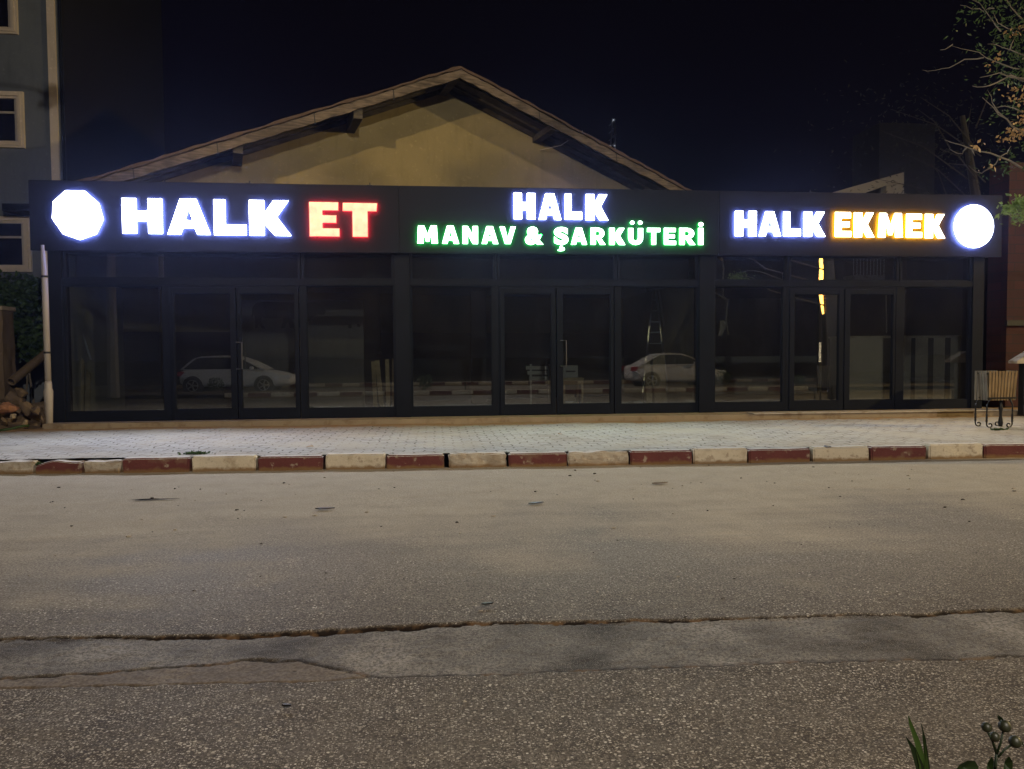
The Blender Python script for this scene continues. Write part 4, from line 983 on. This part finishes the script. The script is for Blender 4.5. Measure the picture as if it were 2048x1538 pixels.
# ---- leafy branch of the tree under the left lamp (it throws the soft blotches on the gable)
t3 = empty('verge_tree', (-10.6, 2.6, .1)); tag(t3, 'tree on the verge beside the left street lamp, outside the picture', 'tree')
bm = BM(); tube(bm, [(-10.6, 2.6, .1), (-10.5, 2.8, 4), (-10.2, 3.2, 7)], [.2, .15, .08], 8); tube(bm, [(-10.2, 3.2, 6.6), (-8.6, 5.2, 7.7), (-6.9, 6.8, 8.4), (-5.0, 9.0, 8.3), (-3.9, 9.9, 8.0)], [.07, .045, .03, .02, .008], 6)
part('trunk', bm, M['bark'], t3)
bm = BM(); L0 = Vector((-7.6, 5.0, 9.26))
for px, py, n, sp in ((1000, 345, 60, .035), (930, 365, 44, .035), (960, 372, 50, .03), (1040, 385, 50, .05), (1095, 350, 30, .03), (1190, 345, 60, .05), (1150, 375, 60, .05), (1240, 330, 60, .06), (700, 350, 30, .03)):
    T = onP(px, py, GW, gn); c = L0+(T-L0)*.33
    for _ in range(n*2): leaf(bm, c+Vector((random.gauss(0, sp*2.6), random.gauss(0, sp*2), random.gauss(0, sp*2.2))), .10, narrow=.6)
for k in range(600): leaf(bm, (-10.3+random.gauss(0, 1.0), 3.0+random.gauss(0, .8), 6.9+random.gauss(0, .7)), .14)
part('crown', bm, M['leaf'], t3)

# ================================================================== FOREGROUND PLANTS on the verge
rp = empty('rose_plant', onY(1990, 1700, 1.5)); rp.location.z = .12; tag(rp, 'dark rose stem with four round green hips at the lower right corner', 'plant')
Pf = lambda px, py, Y=1.5: onY(px, py, Y)
bm = BM(); base = Pf(1986, 1640); base.z = .12
fork = Pf(1993, 1508)
tube(bm, [base, Pf(1988, 1600), Pf(1990, 1540), fork], [.005, .004, .0035, .003], 7)
hips = [(1973, 1455, 10.5), (1989, 1474, 10.5), (2009, 1453, 13), (2030, 1484, 13)]
tube(bm, [fork, Pf(1985, 1482), Pf(1975, 1463)], [.0028, .0026, .0024], 6); tube(bm, [Pf(1986, 1484), Pf(1988, 1478), Pf(1989, 1475)], .002, 5)
tube(bm, [fork, Pf(2000, 1490), Pf(2006, 1464)], [.0028, .0024, .0022], 6); tube(bm, [Pf(1996, 1515), Pf(2008, 1500), Pf(2022, 1490)], [.0025, .0022, .002], 6)
part('stem', bm, M['plant'], rp, smooth=True)
for px, py, rr in hips:
    c = Pf(px, py); r_ = rr/1500*1.5; bm = BM(); bmesh.ops.create_uvsphere(bm, u_segments=16, v_segments=12, radius=r_)
    for v in bm.verts: v.co = Vector((v.co.x, v.co.y, v.co.z*(1.1 if v.co.z > 0 else .95)))+c
    part('rose_hip', bm, M['hip'], rp, smooth=True)
bm = BM()
for px, py, dx, dz, L in ((2003, 1445, -.012, .018, .022), (2015, 1446, .012, .010, .014), (2008, 1444, -.02, .022, .026), (1968, 1448, -.01, .004, .007), (1980, 1452, .006, .008, .006), (2040, 1478, .008, -.016, .02), (2024, 1474, -.002, .006, .006)):
    leaf(bm, Pf(px, py), L, Vector((dx, random.uniform(-.004, .004), dz)).normalized(), .3)
part('sepals', bm, M['plant'], rp)
def big_leaf(bm, outline):
    c = sum((Vector(p) for p in outline), Vector())/len(outline)
    for a, b in zip(outline, outline[1:]+outline[:1]): bm.faces.new([bm.verts.new(p) for p in (a, b, c+Vector((0, .012, 0)))])
bm = BM(); big_leaf(bm, [Pf(*p) for p in ((1908, 1545), (1918, 1530), (1935, 1521), (1950, 1522), (1957, 1533), (1956, 1548), (1940, 1562), (1915, 1560))]); part('leaf', bm, M['plant'], rp, smooth=True)
bm = BM(); big_leaf(bm, [Pf(p[0], p[1], 1.46) for p in ((2006, 1545), (2010, 1520), (2018, 1512), (2026, 1524), (2025, 1543), (2016, 1552))]); part('leaf', bm, M['plant'], rp, smooth=True)
bm = BM(); big_leaf(bm, [Pf(p[0], p[1], 1.53) for p in ((1972, 1548), (1975, 1526), (1984, 1512), (1990, 1530), (1990, 1556))]); part('leaf', bm, M['plant'], rp, smooth=True)
gr = empty('grass_tuft', Pf(1855, 1700, 1.55)); gr.location.z = .12; tag(gr, 'pointed grass blades rising from the bottom edge at right', 'grass blades')
def blade(pts, w0, mat):
    bm = BM(); n = len(pts); V = []
    for i, p in enumerate(pts):
        t_ = i/(n-1); wd = w0*(1-t_)**.7+.0004; V.append([bm.verts.new(p+Vector((s*wd, (0 if s else .003), 0))) for s in (-1, 0, 1)])
    for a, b in zip(V, V[1:]):
        for k in (0, 1): bm.faces.new((a[k], a[k+1], b[k+1], b[k]))
    return part('blade', bm, mat, gr, smooth=True)
G = lambda px, py: Pf(px, py, 1.55)
for pts, wd, mt in (([(1860, 1720), (1852, 1600), (1846, 1530), (1835, 1485), (1822, 1450), (1817, 1432)], .013, 'grassm'), ([(1850, 1720), (1846, 1600), (1840, 1535), (1826, 1496), (1812, 1473)], .016, 'plant'), ([(1866, 1720), (1860, 1600), (1856, 1530), (1850, 1480), (1843, 1448)], .006, 'plant'), ([(1862, 1720), (1856, 1600), (1853, 1530), (1850, 1500), (1846, 1470)], .007, 'grassm')):
    p_ = [G(*a) for a in pts]; p_[0].z = .11; blade(p_, wd, M[mt])

# ================================================================== INSIDE THE SHOP
FZ = ZB+.0
def I(px, py, dy): return onY(px, py, D+dy)
# cattle silhouette decal
YC = 2.19
a_ = I(476, 600, 2.2); b_ = I(726, 600, 2.2); bm = BM(); box(bm, a_.x, b_.x, D+2.2, D+2.3, FZ-.003, a_.z); part('partition_wall', bm, mat_plaster('dim_partition_plaster', (.19, .18, .16), (.25, .235, .21)), shop)
def mapc(pts): return [I(a, b, YC) for a, b in pts]
cow = [(505, 614), (512, 606), (530, 603), (560, 604), (590, 605), (612, 607), (628, 603), (640, 608), (652, 622), (648, 630), (636, 628), (626, 634), (618, 642), (612, 640), (606, 648), (604, 655), (598, 655), (598, 640), (590, 638), (584, 637), (586, 646), (588, 656), (580, 656), (576, 644), (572, 648), (570, 656), (562, 656), (566, 644), (566, 636), (548, 637), (530, 636), (524, 634), (522, 642), (526, 650), (531, 657), (524, 657), (517, 648), (515, 656), (510, 656), (511, 642), (509, 632), (506, 628), (505, 636), (503, 633), (504, 624)]
bm = BM(); prism(bm, mapc(cow), (0, .008, 0)); cw = mesh_obj('cattle_decal', bm, M['black']); tag(cw, 'black cow silhouette on the wall behind the left glass door', 'wall decal')
bm = BM()
for ln in (((530, 604), (527, 618), (530, 634)), ((556, 605), (553, 620), (556, 636)), ((580, 606), (577, 620), (584, 634)), ((530, 619), (555, 622), (580, 620))):
    tube(bm, [I(a, b, YC-.006) for a, b in ln], .008, 4)
part('cut_lines', bm, M['intdark'], cw)
def socket(px, py, label, s=.035):
    c = I(px, py, 2.18); bm = BM(); box(bm, c.x-s, c.x+s, c.y-.02, c.y+.015, c.z-s, c.z+s); o = mesh_obj('wall_socket', bm, M['intdark'], bevel=.006)
    bm = BM(); tube(bm, [(c.x, c.y-.021, c.z), (c.x, c.y-.032, c.z)], s*.55, 10); part('cover', bm, M['black'], o); tag(o, label, 'socket')
socket(700, 653, 'left of two small sockets on the wall of the left shop'); socket(717, 651, 'right of two small sockets on the wall of the left shop')
# leaning boards by the pillar of the left shop
for k, (px, w_, t_, lab) in enumerate(((752, 8, .05, 'leaning pale board furthest left in the left shop beside the dark pillar'), (765, 9, .10, 'tilted middle board of the stack leaning in the left shop'), (777, 8, .02, 'upright pale board right of the tilted one in the left shop'), (787, 5, 0, 'narrow board at the right end of the leaning boards'))):
    a = I(px-w_/2, 770, .9); b = I(px+w_/2, 770, .9); bm = BM(); h_ = 1.05+.02*k
    prism(bm, [(a.x-t_, D+.9, FZ+h_), (b.x-t_, D+.9, FZ+h_), (b.x, D+.75, FZ), (a.x, D+.75, FZ)], (0, .03, 0)); tag(mesh_obj('leaning_board', bm, M['ply']), lab, 'board', 'boards leaning inside the left shop')
a = I(770, 722, .95); b = I(792, 722, .95); bm = BM(); bmesh.ops.create_icosphere(bm, subdivisions=2, radius=.07)
for v in bm.verts: v.co = Vector((v.co.x, v.co.y, v.co.z*.8))+I(757, 706, 1.1)
tag(mesh_obj('glass_lamp_globe', bm, M['carglass'], smooth=True), 'small dark glossy globe above the leaning boards', 'globe')
# diagonal pole, and pale boards imitating lit strips of wall, far left pane
bm = BM(); tube(bm, [I(134, 575, 1.0), I(182, 720, 1.2)], .022, 8); tag(mesh_obj('leaning_pole', bm, M['alu']), 'thin metal pole leaning inside the leftmost window', 'pole')
for k, (px, w_) in enumerate(((145, 17), (162, 10), (174, 9))):
    a = I(px-w_/2, 760, .95); b = I(px+w_/2, 760, .95); bm = BM(); prism(bm, [(a.x, D+1.0, FZ+1.45-.25*k), (b.x, D+1.0, FZ+1.35-.25*k), (b.x, D+.9, FZ), (a.x, D+.9, FZ)], (0, .03, 0))
    tag(mesh_obj('leaning_board', bm, M['ply']), ('widest', 'middle', 'narrowest, rightmost')[k]+' board added to imitate lit side wall behind the leftmost window pane', 'board', 'boards imitating lit side wall behind the leftmost window')
# plywood table with boxes on and under it
tb = empty('plywood_table', I(1145, 790, 1.3)); tag(tb, 'low plywood work table standing behind the middle glass door', 'table')
a = I(1126, 756, 1.3); b = I(1168, 756, 1.3); zt_ = a.z
bm = BM(); box(bm, a.x, b.x, D+1.3, D+1.9, zt_-.04, zt_); part('table_top', bm, M['ply'], tb)
bm = BM(); box(bm, a.x+.02, b.x-.02, D+1.31, D+1.33, zt_-.14, zt_-.042); part('apron', bm, M['ply'], tb)
for x_ in (a.x+.01, b.x-.05):
    for y_ in (D+1.32, D+1.85):
        bm = BM(); box(bm, x_, x_+.04, y_, y_+.04, FZ, zt_-.045); part('leg', bm, M['ply'], tb)
a = I(1126, 731, 1.4); b = I(1156, 731, 1.4); bm = BM(); box(bm, a.x, b.x, D+1.4, D+1.7, zt_+.002, a.z); o = mesh_obj('white_panel_box', bm, M['white'], bevel=.006)
bm = BM(); box(bm, a.x+.06, b.x-.06, D+1.39, D+1.399, a.z-.14, a.z-.11); part('handle_slot', bm, M['intdark'], o); tag(o, 'white carton on the plywood table in the middle shop', 'carton')
a = I(1126, 770, 1.5); b = I(1148, 770, 1.5); bm = BM(); box(bm, a.x, b.x, D+1.45, D+1.75, FZ+.002, FZ+.30); o = mesh_obj('carton', bm, M['ply'], bevel=.005)
bm = BM(); box(bm, a.x+.002, b.x-.002, D+1.44, D+1.449, FZ+.14, FZ+.17); part('tape', bm, M['white'], o); tag(o, 'brown carton on the floor under the plywood table', 'carton')
# white slatted bench
be = empty('white_bench', I(1070, 795, 1.2)); tag(be, 'white slatted bench end behind the left leaf of the middle door', 'bench')
for k, (py0, dx) in enumerate(((732, 0), (742, 3), (753, 7))):
    a = I(1052+dx, py0, 1.3); b = I(1096, py0, 1.3); bm = BM(); prism(bm, [a, b, b-Vector((0, 0, .075)), a-Vector((0, 0, .075))], (0, .02, 0)); part('back_slat', bm, M['white'], be)
for px in (1099, 1062):
    a = I(px, 728, 1.3); bm = BM(); box(bm, a.x-.02, a.x+.02, D+1.325, D+1.36, FZ, a.z); part('leg', bm, M['white'], be)
bm = BM(); a = I(1062, 768, 1.3); b = I(1099, 768, 1.3); box(bm, a.x, b.x, D+1.25, D+1.32, a.z-.03, a.z); part('seat', bm, M['white'], be)
# hoop, panels, ladder in the middle shop
bm = BM(); pts = []
for k in range(15):
    t_ = k/14*math.pi; pts.append(I(1265-23*math.cos(t_), 775-32*math.sin(t_), .9))
pts = [Vector((pts[0].x, pts[0].y, FZ))]+pts+[Vector((pts[-1].x, pts[-1].y, FZ))]; tube(bm, pts, .013, 8)
tag(mesh_obj('metal_hoop', bm, M['steel'], smooth=True), 'arched steel tube hoop on the floor of the middle shop', 'hoop')
for k, (px, w_, h_, lab) in enumerate(((1297, 12, 1.02, 'narrow beige panel leaning beneath the ladder'), (1320, 24, 1.12, 'wide beige panel leaning beneath the ladder'))):
    a = I(px-w_/2, 770, 1.4); b = I(px+w_/2, 770, 1.4); bm = BM(); prism(bm, [(a.x, D+1.5, FZ+h_), (b.x, D+1.5, FZ+h_), (b.x, D+1.3, FZ), (a.x, D+1.3, FZ)], (0, .03, 0)); o = mesh_obj('beige_panel', bm, M['ply']); tag(o, lab, 'panel', 'beige panels in the middle shop')
a = I(1267, 790, 1.0); bm = BM(); box(bm, a.x, a.x+.28, D+1.0, D+1.3, FZ+.001, FZ+.16); tag(mesh_obj('paint_crate', bm, M['white'], bevel=.01), 'pale low crate on the floor inside the steel hoop', 'crate')
ld = empty('step_ladder', I(1310, 790, 2.0)); tag(ld, 'tall aluminium A-frame step ladder in the middle shop', 'ladder')
def rail(a, b, dy0, dy1): bm = BM(); tube(bm, [I(*a, dy0), I(*b, dy1)], .022, 6); part('rail', bm, M['alu'], ld)
rail((1306, 580), (1286, 786), 2.0, 1.6); rail((1312, 580), (1336, 786), 2.0, 1.6); rail((1350, 590), (1385, 790), 2.3, 3.0); rail((1318, 582), (1350, 790), 2.2, 3.2)
bm = BM()
for k in range(8):
    t_ = .1+.85*k/8; a = I(1306-20*t_, 580+206*t_, 2.0-.4*t_); b = I(1312+24*t_, 580+206*t_, 2.0-.4*t_); prism(bm, [a, b, b+Vector((0, .07, 0)), a+Vector((0, .07, 0))], (0, 0, .025))
part('treads', bm, M['alu'], ld)
bm = BM(); a = I(1300, 578, 1.9); b = I(1328, 578, 1.9); box(bm, a.x, b.x, D+1.9, D+2.2, a.z, a.z+.03); part('top_cap', bm, M['white'], ld)
bm = BM(); c = I(1333, 648, 4.9); box(bm, c.x-.05, c.x+.05, c.y-.03, c.y, c.z-.05, c.z+.05); tag(mesh_obj('wall_switch', bm, M['white'], bevel=.008), 'small white switch box on the dark column behind the ladder', 'switch')
# loose white cable and fan casing by the second pillar
wc = empty('wall_cables', I(1447, 560, .4)); tag(wc, 'loose pale cables hanging down behind the pillar left of the right shop', 'cables')
bm = BM(); tube(bm, [I(1444, 512, .4), I(1447, 540, .42), I(1445, 570, .4), I(1446, 592, .4), I(1455, 600, .4), I(1452, 640, .4), I(1457, 670, .4)], .016, 6); tube(bm, [I(1430, 585, .4), I(1440, 592, .4), I(1452, 598, .4)], .014, 6); part('cable', bm, M['pvc'], wc, smooth=True)
bm = BM(); prism(bm, [I(1440, 642, .4), I(1450, 640, .4), I(1452, 652, .4), I(1444, 672, .4), I(1436, 672, .4), I(1440, 658, .4)], (0, .03, 0)); part('torn_paper', bm, M['pvc'], wc)
# low wall of the right shop (seen behind the two right panes)
ct = empty('shop_counter', I(1800, 800, .5)); tag(ct, 'low grey brown counter with dark upright stripes behind the right windows', 'counter')
a = I(1690, 673, .5); b = I(1938, 673, .5); bm = BM(); box(bm, a.x, b.x, D+.5, D+1.1, FZ+.001, a.z-.03); part('counter_front', bm, plain('grey_brown_board', (.42, .37, .31), .7, 0, .2, 2), ct)
bm = BM(); box(bm, a.x-.02, b.x, D+.47, D+1.12, a.z-.028, a.z+.01); part('counter_top', bm, M['marble'], ct)
bm = BM()
for px, w_ in ((1826, 9), (1861, 12), (1895, 12), (1775, 20)):
    c = I(px, 740, .49); box(bm, c.x-w_/210, c.x+w_/210, D+.485, D+.498, FZ+.01, a.z-.04)
part('front_stripes', bm, M['intdark'], ct)
# hanging tubes of light colour in the right shop
bm = BM(); a = I(1772, 583, .6); b = I(1773, 666, .6); tube(bm, [a, b], .012, 6); tag(mesh_obj('hanging_rod', bm, M['pvc']), 'thin pale vertical rod behind the right leaf of the right door', 'rod')
bm = BM(); a = I(1566, 545, .6); b = I(1566, 610, .6); tube(bm, [a, b], .012, 6); tag(mesh_obj('hanging_rod', bm, M['pvc']), 'short pale vertical rod beside the mullion left of the right door', 'rod')

# ================================================================== THINGS MIRRORED IN THE GLASS
YV = 2*D
def mirrored(px, py, y): q_ = onY(px, py, YV-y); return Vector((q_.x, y, q_.z))
def car(name, x0, y0, L, Wd, Hh, prof, roof, wx, paint, label, wr=.32):
    """nose towards +x; x0 rear bumper, y0 the side towards the shop"""
    r = empty(name, (x0+L/2, y0-Wd/2, 0)); tag(r, label, 'car'); yc = y0-Wd/2
    def hull(pts, hw, nm, mat, bev):
        # pts: list (x, zlow, zhigh, halfwidth scale)
        bm = BM(); rg = []
        for x_, zl, zh, k in pts:
            w_ = hw*k; zm = zl+(zh-zl)*.55
            sec = [(-.90, zl), (-1, zl+(zh-zl)*.2), (-1, zm), (-.95, zh-.03), (-.80, zh), (0, zh+.012), (.80, zh), (.95, zh-.03), (1, zm), (1, zl+(zh-zl)*.2), (.90, zl)]
            rg.append([bm.verts.new((x0+x_*L, yc+a*w_, b)) for a, b in sec])
        for a, b in zip(rg, rg[1:]):
            for k in range(11): bm.faces.new((a[k], a[(k+1) % 11], b[(k+1) % 11], b[k]))
        bm.faces.new(rg[0]); bm.faces.new(rg[-1][::-1])
        o = part(nm, bm, mat, r, smooth=True); s_ = o.modifiers.new('s', 'SUBSURF'); s_.levels = s_.render_levels = 2; return o
    hull(prof, Wd/2, 'body', paint, 0)
    # cabin: roof shell + side glass
    bm = BM(); n = len(roof); hb = Wd/2*.93; ht = Wd/2*.70
    for sgn in (-1, 1): pass
    zbase = roof[0][1]
    L_ = [bm.verts.new((x0+a*L, yc-(hb+(ht-hb)*((b-zbase)/(Hh-zbase))), b)) for a, b in roof]; R2 = [bm.verts.new((x0+a*L, yc+(hb+(ht-hb)*((b-zbase)/(Hh-zbase))), b)) for a, b in roof]
    for i in range(n-1): bm.faces.new((L_[i], L_[i+1], R2[i+1], R2[i]))
    bm.faces.new(L_); bm.faces.new(R2[::-1]); bm.faces.new((L_[0], R2[0], R2[-1], L_[-1]))
    part('cabin', bm, paint, r, bevel=.05)
    cx = sum(a for a, b in roof)/n; cz = zbase+.02
    for sgn, nm in ((1, 'side_glass'), (-1, 'side_glass')):
        bm = BM(); P3 = []
        for a, b in roof:
            b2 = min(max(b, zbase+.03), Hh-.075); a2 = cx+(a-cx)*(.86 if b > Hh-.2 else .88); hh_ = hb+(ht-hb)*((b2-zbase)/(Hh-zbase)); P3.append((x0+a2*L, yc+sgn*(hh_+.004), b2))
        prism(bm, P3, (0, sgn*.006, 0)); part(nm, bm, M['carglass'], r)
    mid = [p for p in roof]
    bm = BM(); xm_ = x0+(cx+.015)*L; prism(bm, [(xm_-.03, y0-.01-Wd*.035, zbase), (xm_+.03, y0-.01-Wd*.035, zbase), (xm_+.03, yc+ht+.018, Hh-.06), (xm_-.03, yc+ht+.018, Hh-.06)], (0, .01, 0)); part('pillar', bm, paint, r)
    for xx_ in wx:
        for yy in (y0-.02, y0-Wd+.02):
            sg = 1 if yy > yc else -1
            bm = BM(); tube(bm, [(x0+xx_*L, yy+sg*.025, wr), (x0+xx_*L, yy-sg*.24, wr)], wr+.05, 24); part('wheel_arch', bm, M['black'], r)
            bm = BM(); tube(bm, [(x0+xx_*L, yy+sg*.045, wr), (x0+xx_*L, yy-sg*.2, wr)], wr, 24); wo = part('wheel', bm, M['rubber'], r, bevel=.02)
            bm = BM(); c = Vector((x0+xx_*L, yy+sg*.05, wr))
            for k in range(5):
                a = k*2*math.pi/5; tube(bm, [c, c+Vector((math.cos(a)*wr*.62, 0, math.sin(a)*wr*.62))], [.035, .03], 6)
            tube(bm, [c+Vector((math.cos(a)*wr*.66, 0, math.sin(a)*wr*.66)) for a in np.linspace(0, 6.283, 21)], .018, 5); part('rim', bm, M['alu'], wo)
    for zz_, xx_ in ((.88, .40), (.88, .62)):
        bm = BM(); box(bm, x0+xx_*L-.09, x0+xx_*L+.09, y0-.035, y0+.012, zz_*zbase-.01, zz_*zbase+.02); part('door_handle', bm, paint, r, bevel=.006)
    for s_ in (-1, 1):
        bm = BM(); box(bm, x0-.015, x0+.26, yc+s_*Wd*.40-.11, yc+s_*Wd*.40+.11, zbase*.74, zbase*.93); part('tail_lamp', bm, M['tail'], r, bevel=.03)
        bm = BM(); box(bm, x0+L-.34, x0+L-.02, yc+s_*Wd*.38-.13, yc+s_*Wd*.38+.13, zbase*.60, zbase*.76); part('headlight', bm, M['head'], r, bevel=.04)
        bm = BM(); box(bm, x0+L*.66-.07, x0+L*.66+.07, yc+s_*(Wd/2+.07)-.08, yc+s_*(Wd/2+.07)+.08, zbase, zbase+.12); part('mirror', bm, paint, r, bevel=.03)
    return r
yw = -1.15
xa_ = mirrored(352, 740, yw).x; xb_ = mirrored(580, 740, yw).x; Lc = xb_-xa_
car('white_hatchback', xa_, yw, Lc, 1.78, 1.47,
    [(0, .42, .80, .86), (.03, .30, .93, .96), (.15, .24, .96, 1), (.5, .20, .95, 1), (.72, .22, .93, 1), (.88, .24, .82, .97), (.97, .26, .70, .90), (1, .34, .58, .80)],
    [(.015, .92), (.075, 1.16), (.13, 1.36), (.20, 1.44), (.36, 1.47), (.52, 1.42), (.62, 1.27), (.78, .92)], (.135, .76), M['whitecar'], 'white hatchback parked behind the camera, mirrored in the left glass doors')
xa_ = mirrored(1266, 740, yw).x; xb_ = mirrored(1456, 740, yw).x; Lc = xb_-xa_
car('silver_sedan', xa_, yw, Lc, 1.74, 1.45,
    [(0, .40, .84, .86), (.03, .28, .96, .95), (.16, .24, 1.0, 1), (.5, .20, .97, 1), (.72, .22, .93, 1), (.88, .24, .82, .97), (.97, .26, .70, .90), (1, .34, .58, .80)],
    [(.09, .96), (.20, 1.22), (.30, 1.41), (.42, 1.45), (.54, 1.42), (.64, 1.28), (.78, .92)], (.20, .80), M['silver'], 'silver sedan parked behind the camera, mirrored in the middle shop window')
# street pole with a glowing amber motif
yp = -3.4; c = mirrored(1645, 700, yp)
sp = empty('lit_street_pole', (c.x, yp, 0)); tag(sp, 'street pole with glowing amber tapered light motif, mirrored in the right door', 'street light')
bm = BM(); tube(bm, [(c.x+.08, yp, 0), (c.x+.08, yp, 6.5)], [.09, .07], 10); part('pole', bm, M['iron'], sp)
zz = lambda py: mirrored(1645, py, yp).z
bm = BM(); tube(bm, [(mirrored(1640, 490, yp).x, yp+.12, zz(490)), (mirrored(1642, 540, yp).x, yp+.12, zz(540)), (mirrored(1640, 585, yp).x, yp+.12, zz(585)), (mirrored(1645, 628, yp).x, yp+.12, zz(628))], [.05, .085, .09, .035], 8)
part('light_strip', bm, emis('amber_led', (1, .50, .07), 38), sp)
bm = BM()
for k in range(7):
    t_ = k/6; z_ = zz(585)+(zz(622)-zz(585))*t_; x_ = mirrored(1650-2*t_, 600, yp).x; w_ = .16*(1-t_*.8)
    tube(bm, [(x_-w_+.08, yp+.1, z_), (x_+.10, yp+.1, z_+.1), (x_+w_+.08, yp+.1, z_)], .012, 5)
part('lattice_motif', bm, emis('amber_led_dim', (1, .30, .05), 5), sp)
bm = BM()
for k in range(16):
    z_ = zz(686)+(zz(723)-zz(686))*k/15; box(bm, mirrored(1637, 700, yp).x, mirrored(1641, 700, yp).x, yp+.1, yp+.12, z_-.015, z_+(.012 if k % 3 else .018))
part('small_lit_marks', bm, emis('pale_lit_marks', (1, .8, .5), 4), sp)
# opposite house with balcony, mirrored high in the right transom
oh = empty('opposite_house', (mirrored(1740, 600, -14).x, -14, 0)); tag(oh, 'pale opposite house with railed balcony, mirrored above the right door', 'building')
a = mirrored(1690, 560, -15); b = mirrored(1815, 560, -15); bm = BM(); box(bm, a.x, b.x, -18, -15, 0, 9); part('wall', bm, M['rock'], oh)
a = mirrored(1706, 550, -14); b = mirrored(1770, 545, -14); bm = BM(); box(bm, a.x, b.x, -15, -13.9, a.z-.42, a.z); part('balcony_slab', bm, M['marble'], oh)
bm = BM(); n = 9
for k in range(n+1): x_ = a.x+.05+(b.x-a.x-.1)*k/n; tube(bm, [(x_, -13.95, a.z), (x_, -13.95, a.z+1.05)], .022, 5)
tube(bm, [(a.x, -13.95, a.z+1.05), (b.x, -13.95, a.z+1.05)], .03, 6); part('railing', bm, M['alu'], oh)
# leafy row on the verge edge, mirrored low in the glass
for k, (px, s, lab) in enumerate(((1450, .35, 'low thorny shrub on the verge, mirrored in the window left of the right door'), (1600, .22, 'small white flowered shrub on the verge, mirrored in the right door'), (850, .3, 'low shrub on the verge, mirrored in the window right of the first pillar'), (430, .28, 'low shrub on the verge, mirrored in front of the white hatchback'))):
    c = mirrored(px, 770, .9); c.z = .15+s
    bush('verge_shrub', lab, [(c, (s*1.1, s*.6, s))], 320, .07, M['leafdark'], [[(c.x, c.y, .1), (c.x+.03, c.y, .3), (c.x, c.y, c.z)], [(c.x-.1, c.y, .1), (c.x-.2, c.y, .3), (c.x-.2, c.y+.1, c.z)]], 'shrub', .008)

for k, (px, py, L, lab) in enumerate(((620, 893, .10, 'pale dry leaf on the pavement above the cream kerb stone, left of centre'), (1655, 893, .16, 'dark leaf scrap on the pavement at right near the kerb joint'), (1120, 868, .08, 'small brown leaf on the pavement below the middle shop door'))):
    p = onZ(px, py, PAVE+.012); a = k*1.1; d = Vector((math.cos(a), math.sin(a), 0)); s_ = Vector((-d.y, d.x, 0))*L*.3
    bm = BM(); prism(bm, [p-d*L/2, p-d*L*.2+s_, p+d*L*.25+s_*.7+Vector((0, 0, .012)), p+d*L/2, p+d*L*.2-s_*.8, p-d*L*.25-s_], (0, 0, .004)); tag(mesh_obj('fallen_leaf', bm, M['leafdry'] if k != 1 else M['iron']), lab, 'leaf')
# ================================================================== BLOOM VOLUME (thin medium added to imitate lens bloom round the signs)
if BLOOM_DENSITY:
    bm = BM(); box(bm, -28, 28, -12, 34, -1.1, 16)
    t = NT('bloom_volume_mat'); t.t.nodes.remove(t.b); pv = t.n('ShaderNodeVolumePrincipled'); pv.inputs['Color'].default_value = (.42, .50, 1, 1); pv.inputs['Density'].default_value = BLOOM_DENSITY; pv.inputs['Anisotropy'].default_value = .88
    t.l(pv.outputs[0], t.out.inputs['Volume']); tag(mesh_obj('bloom_volume', bm, t.m), kind='stuff')
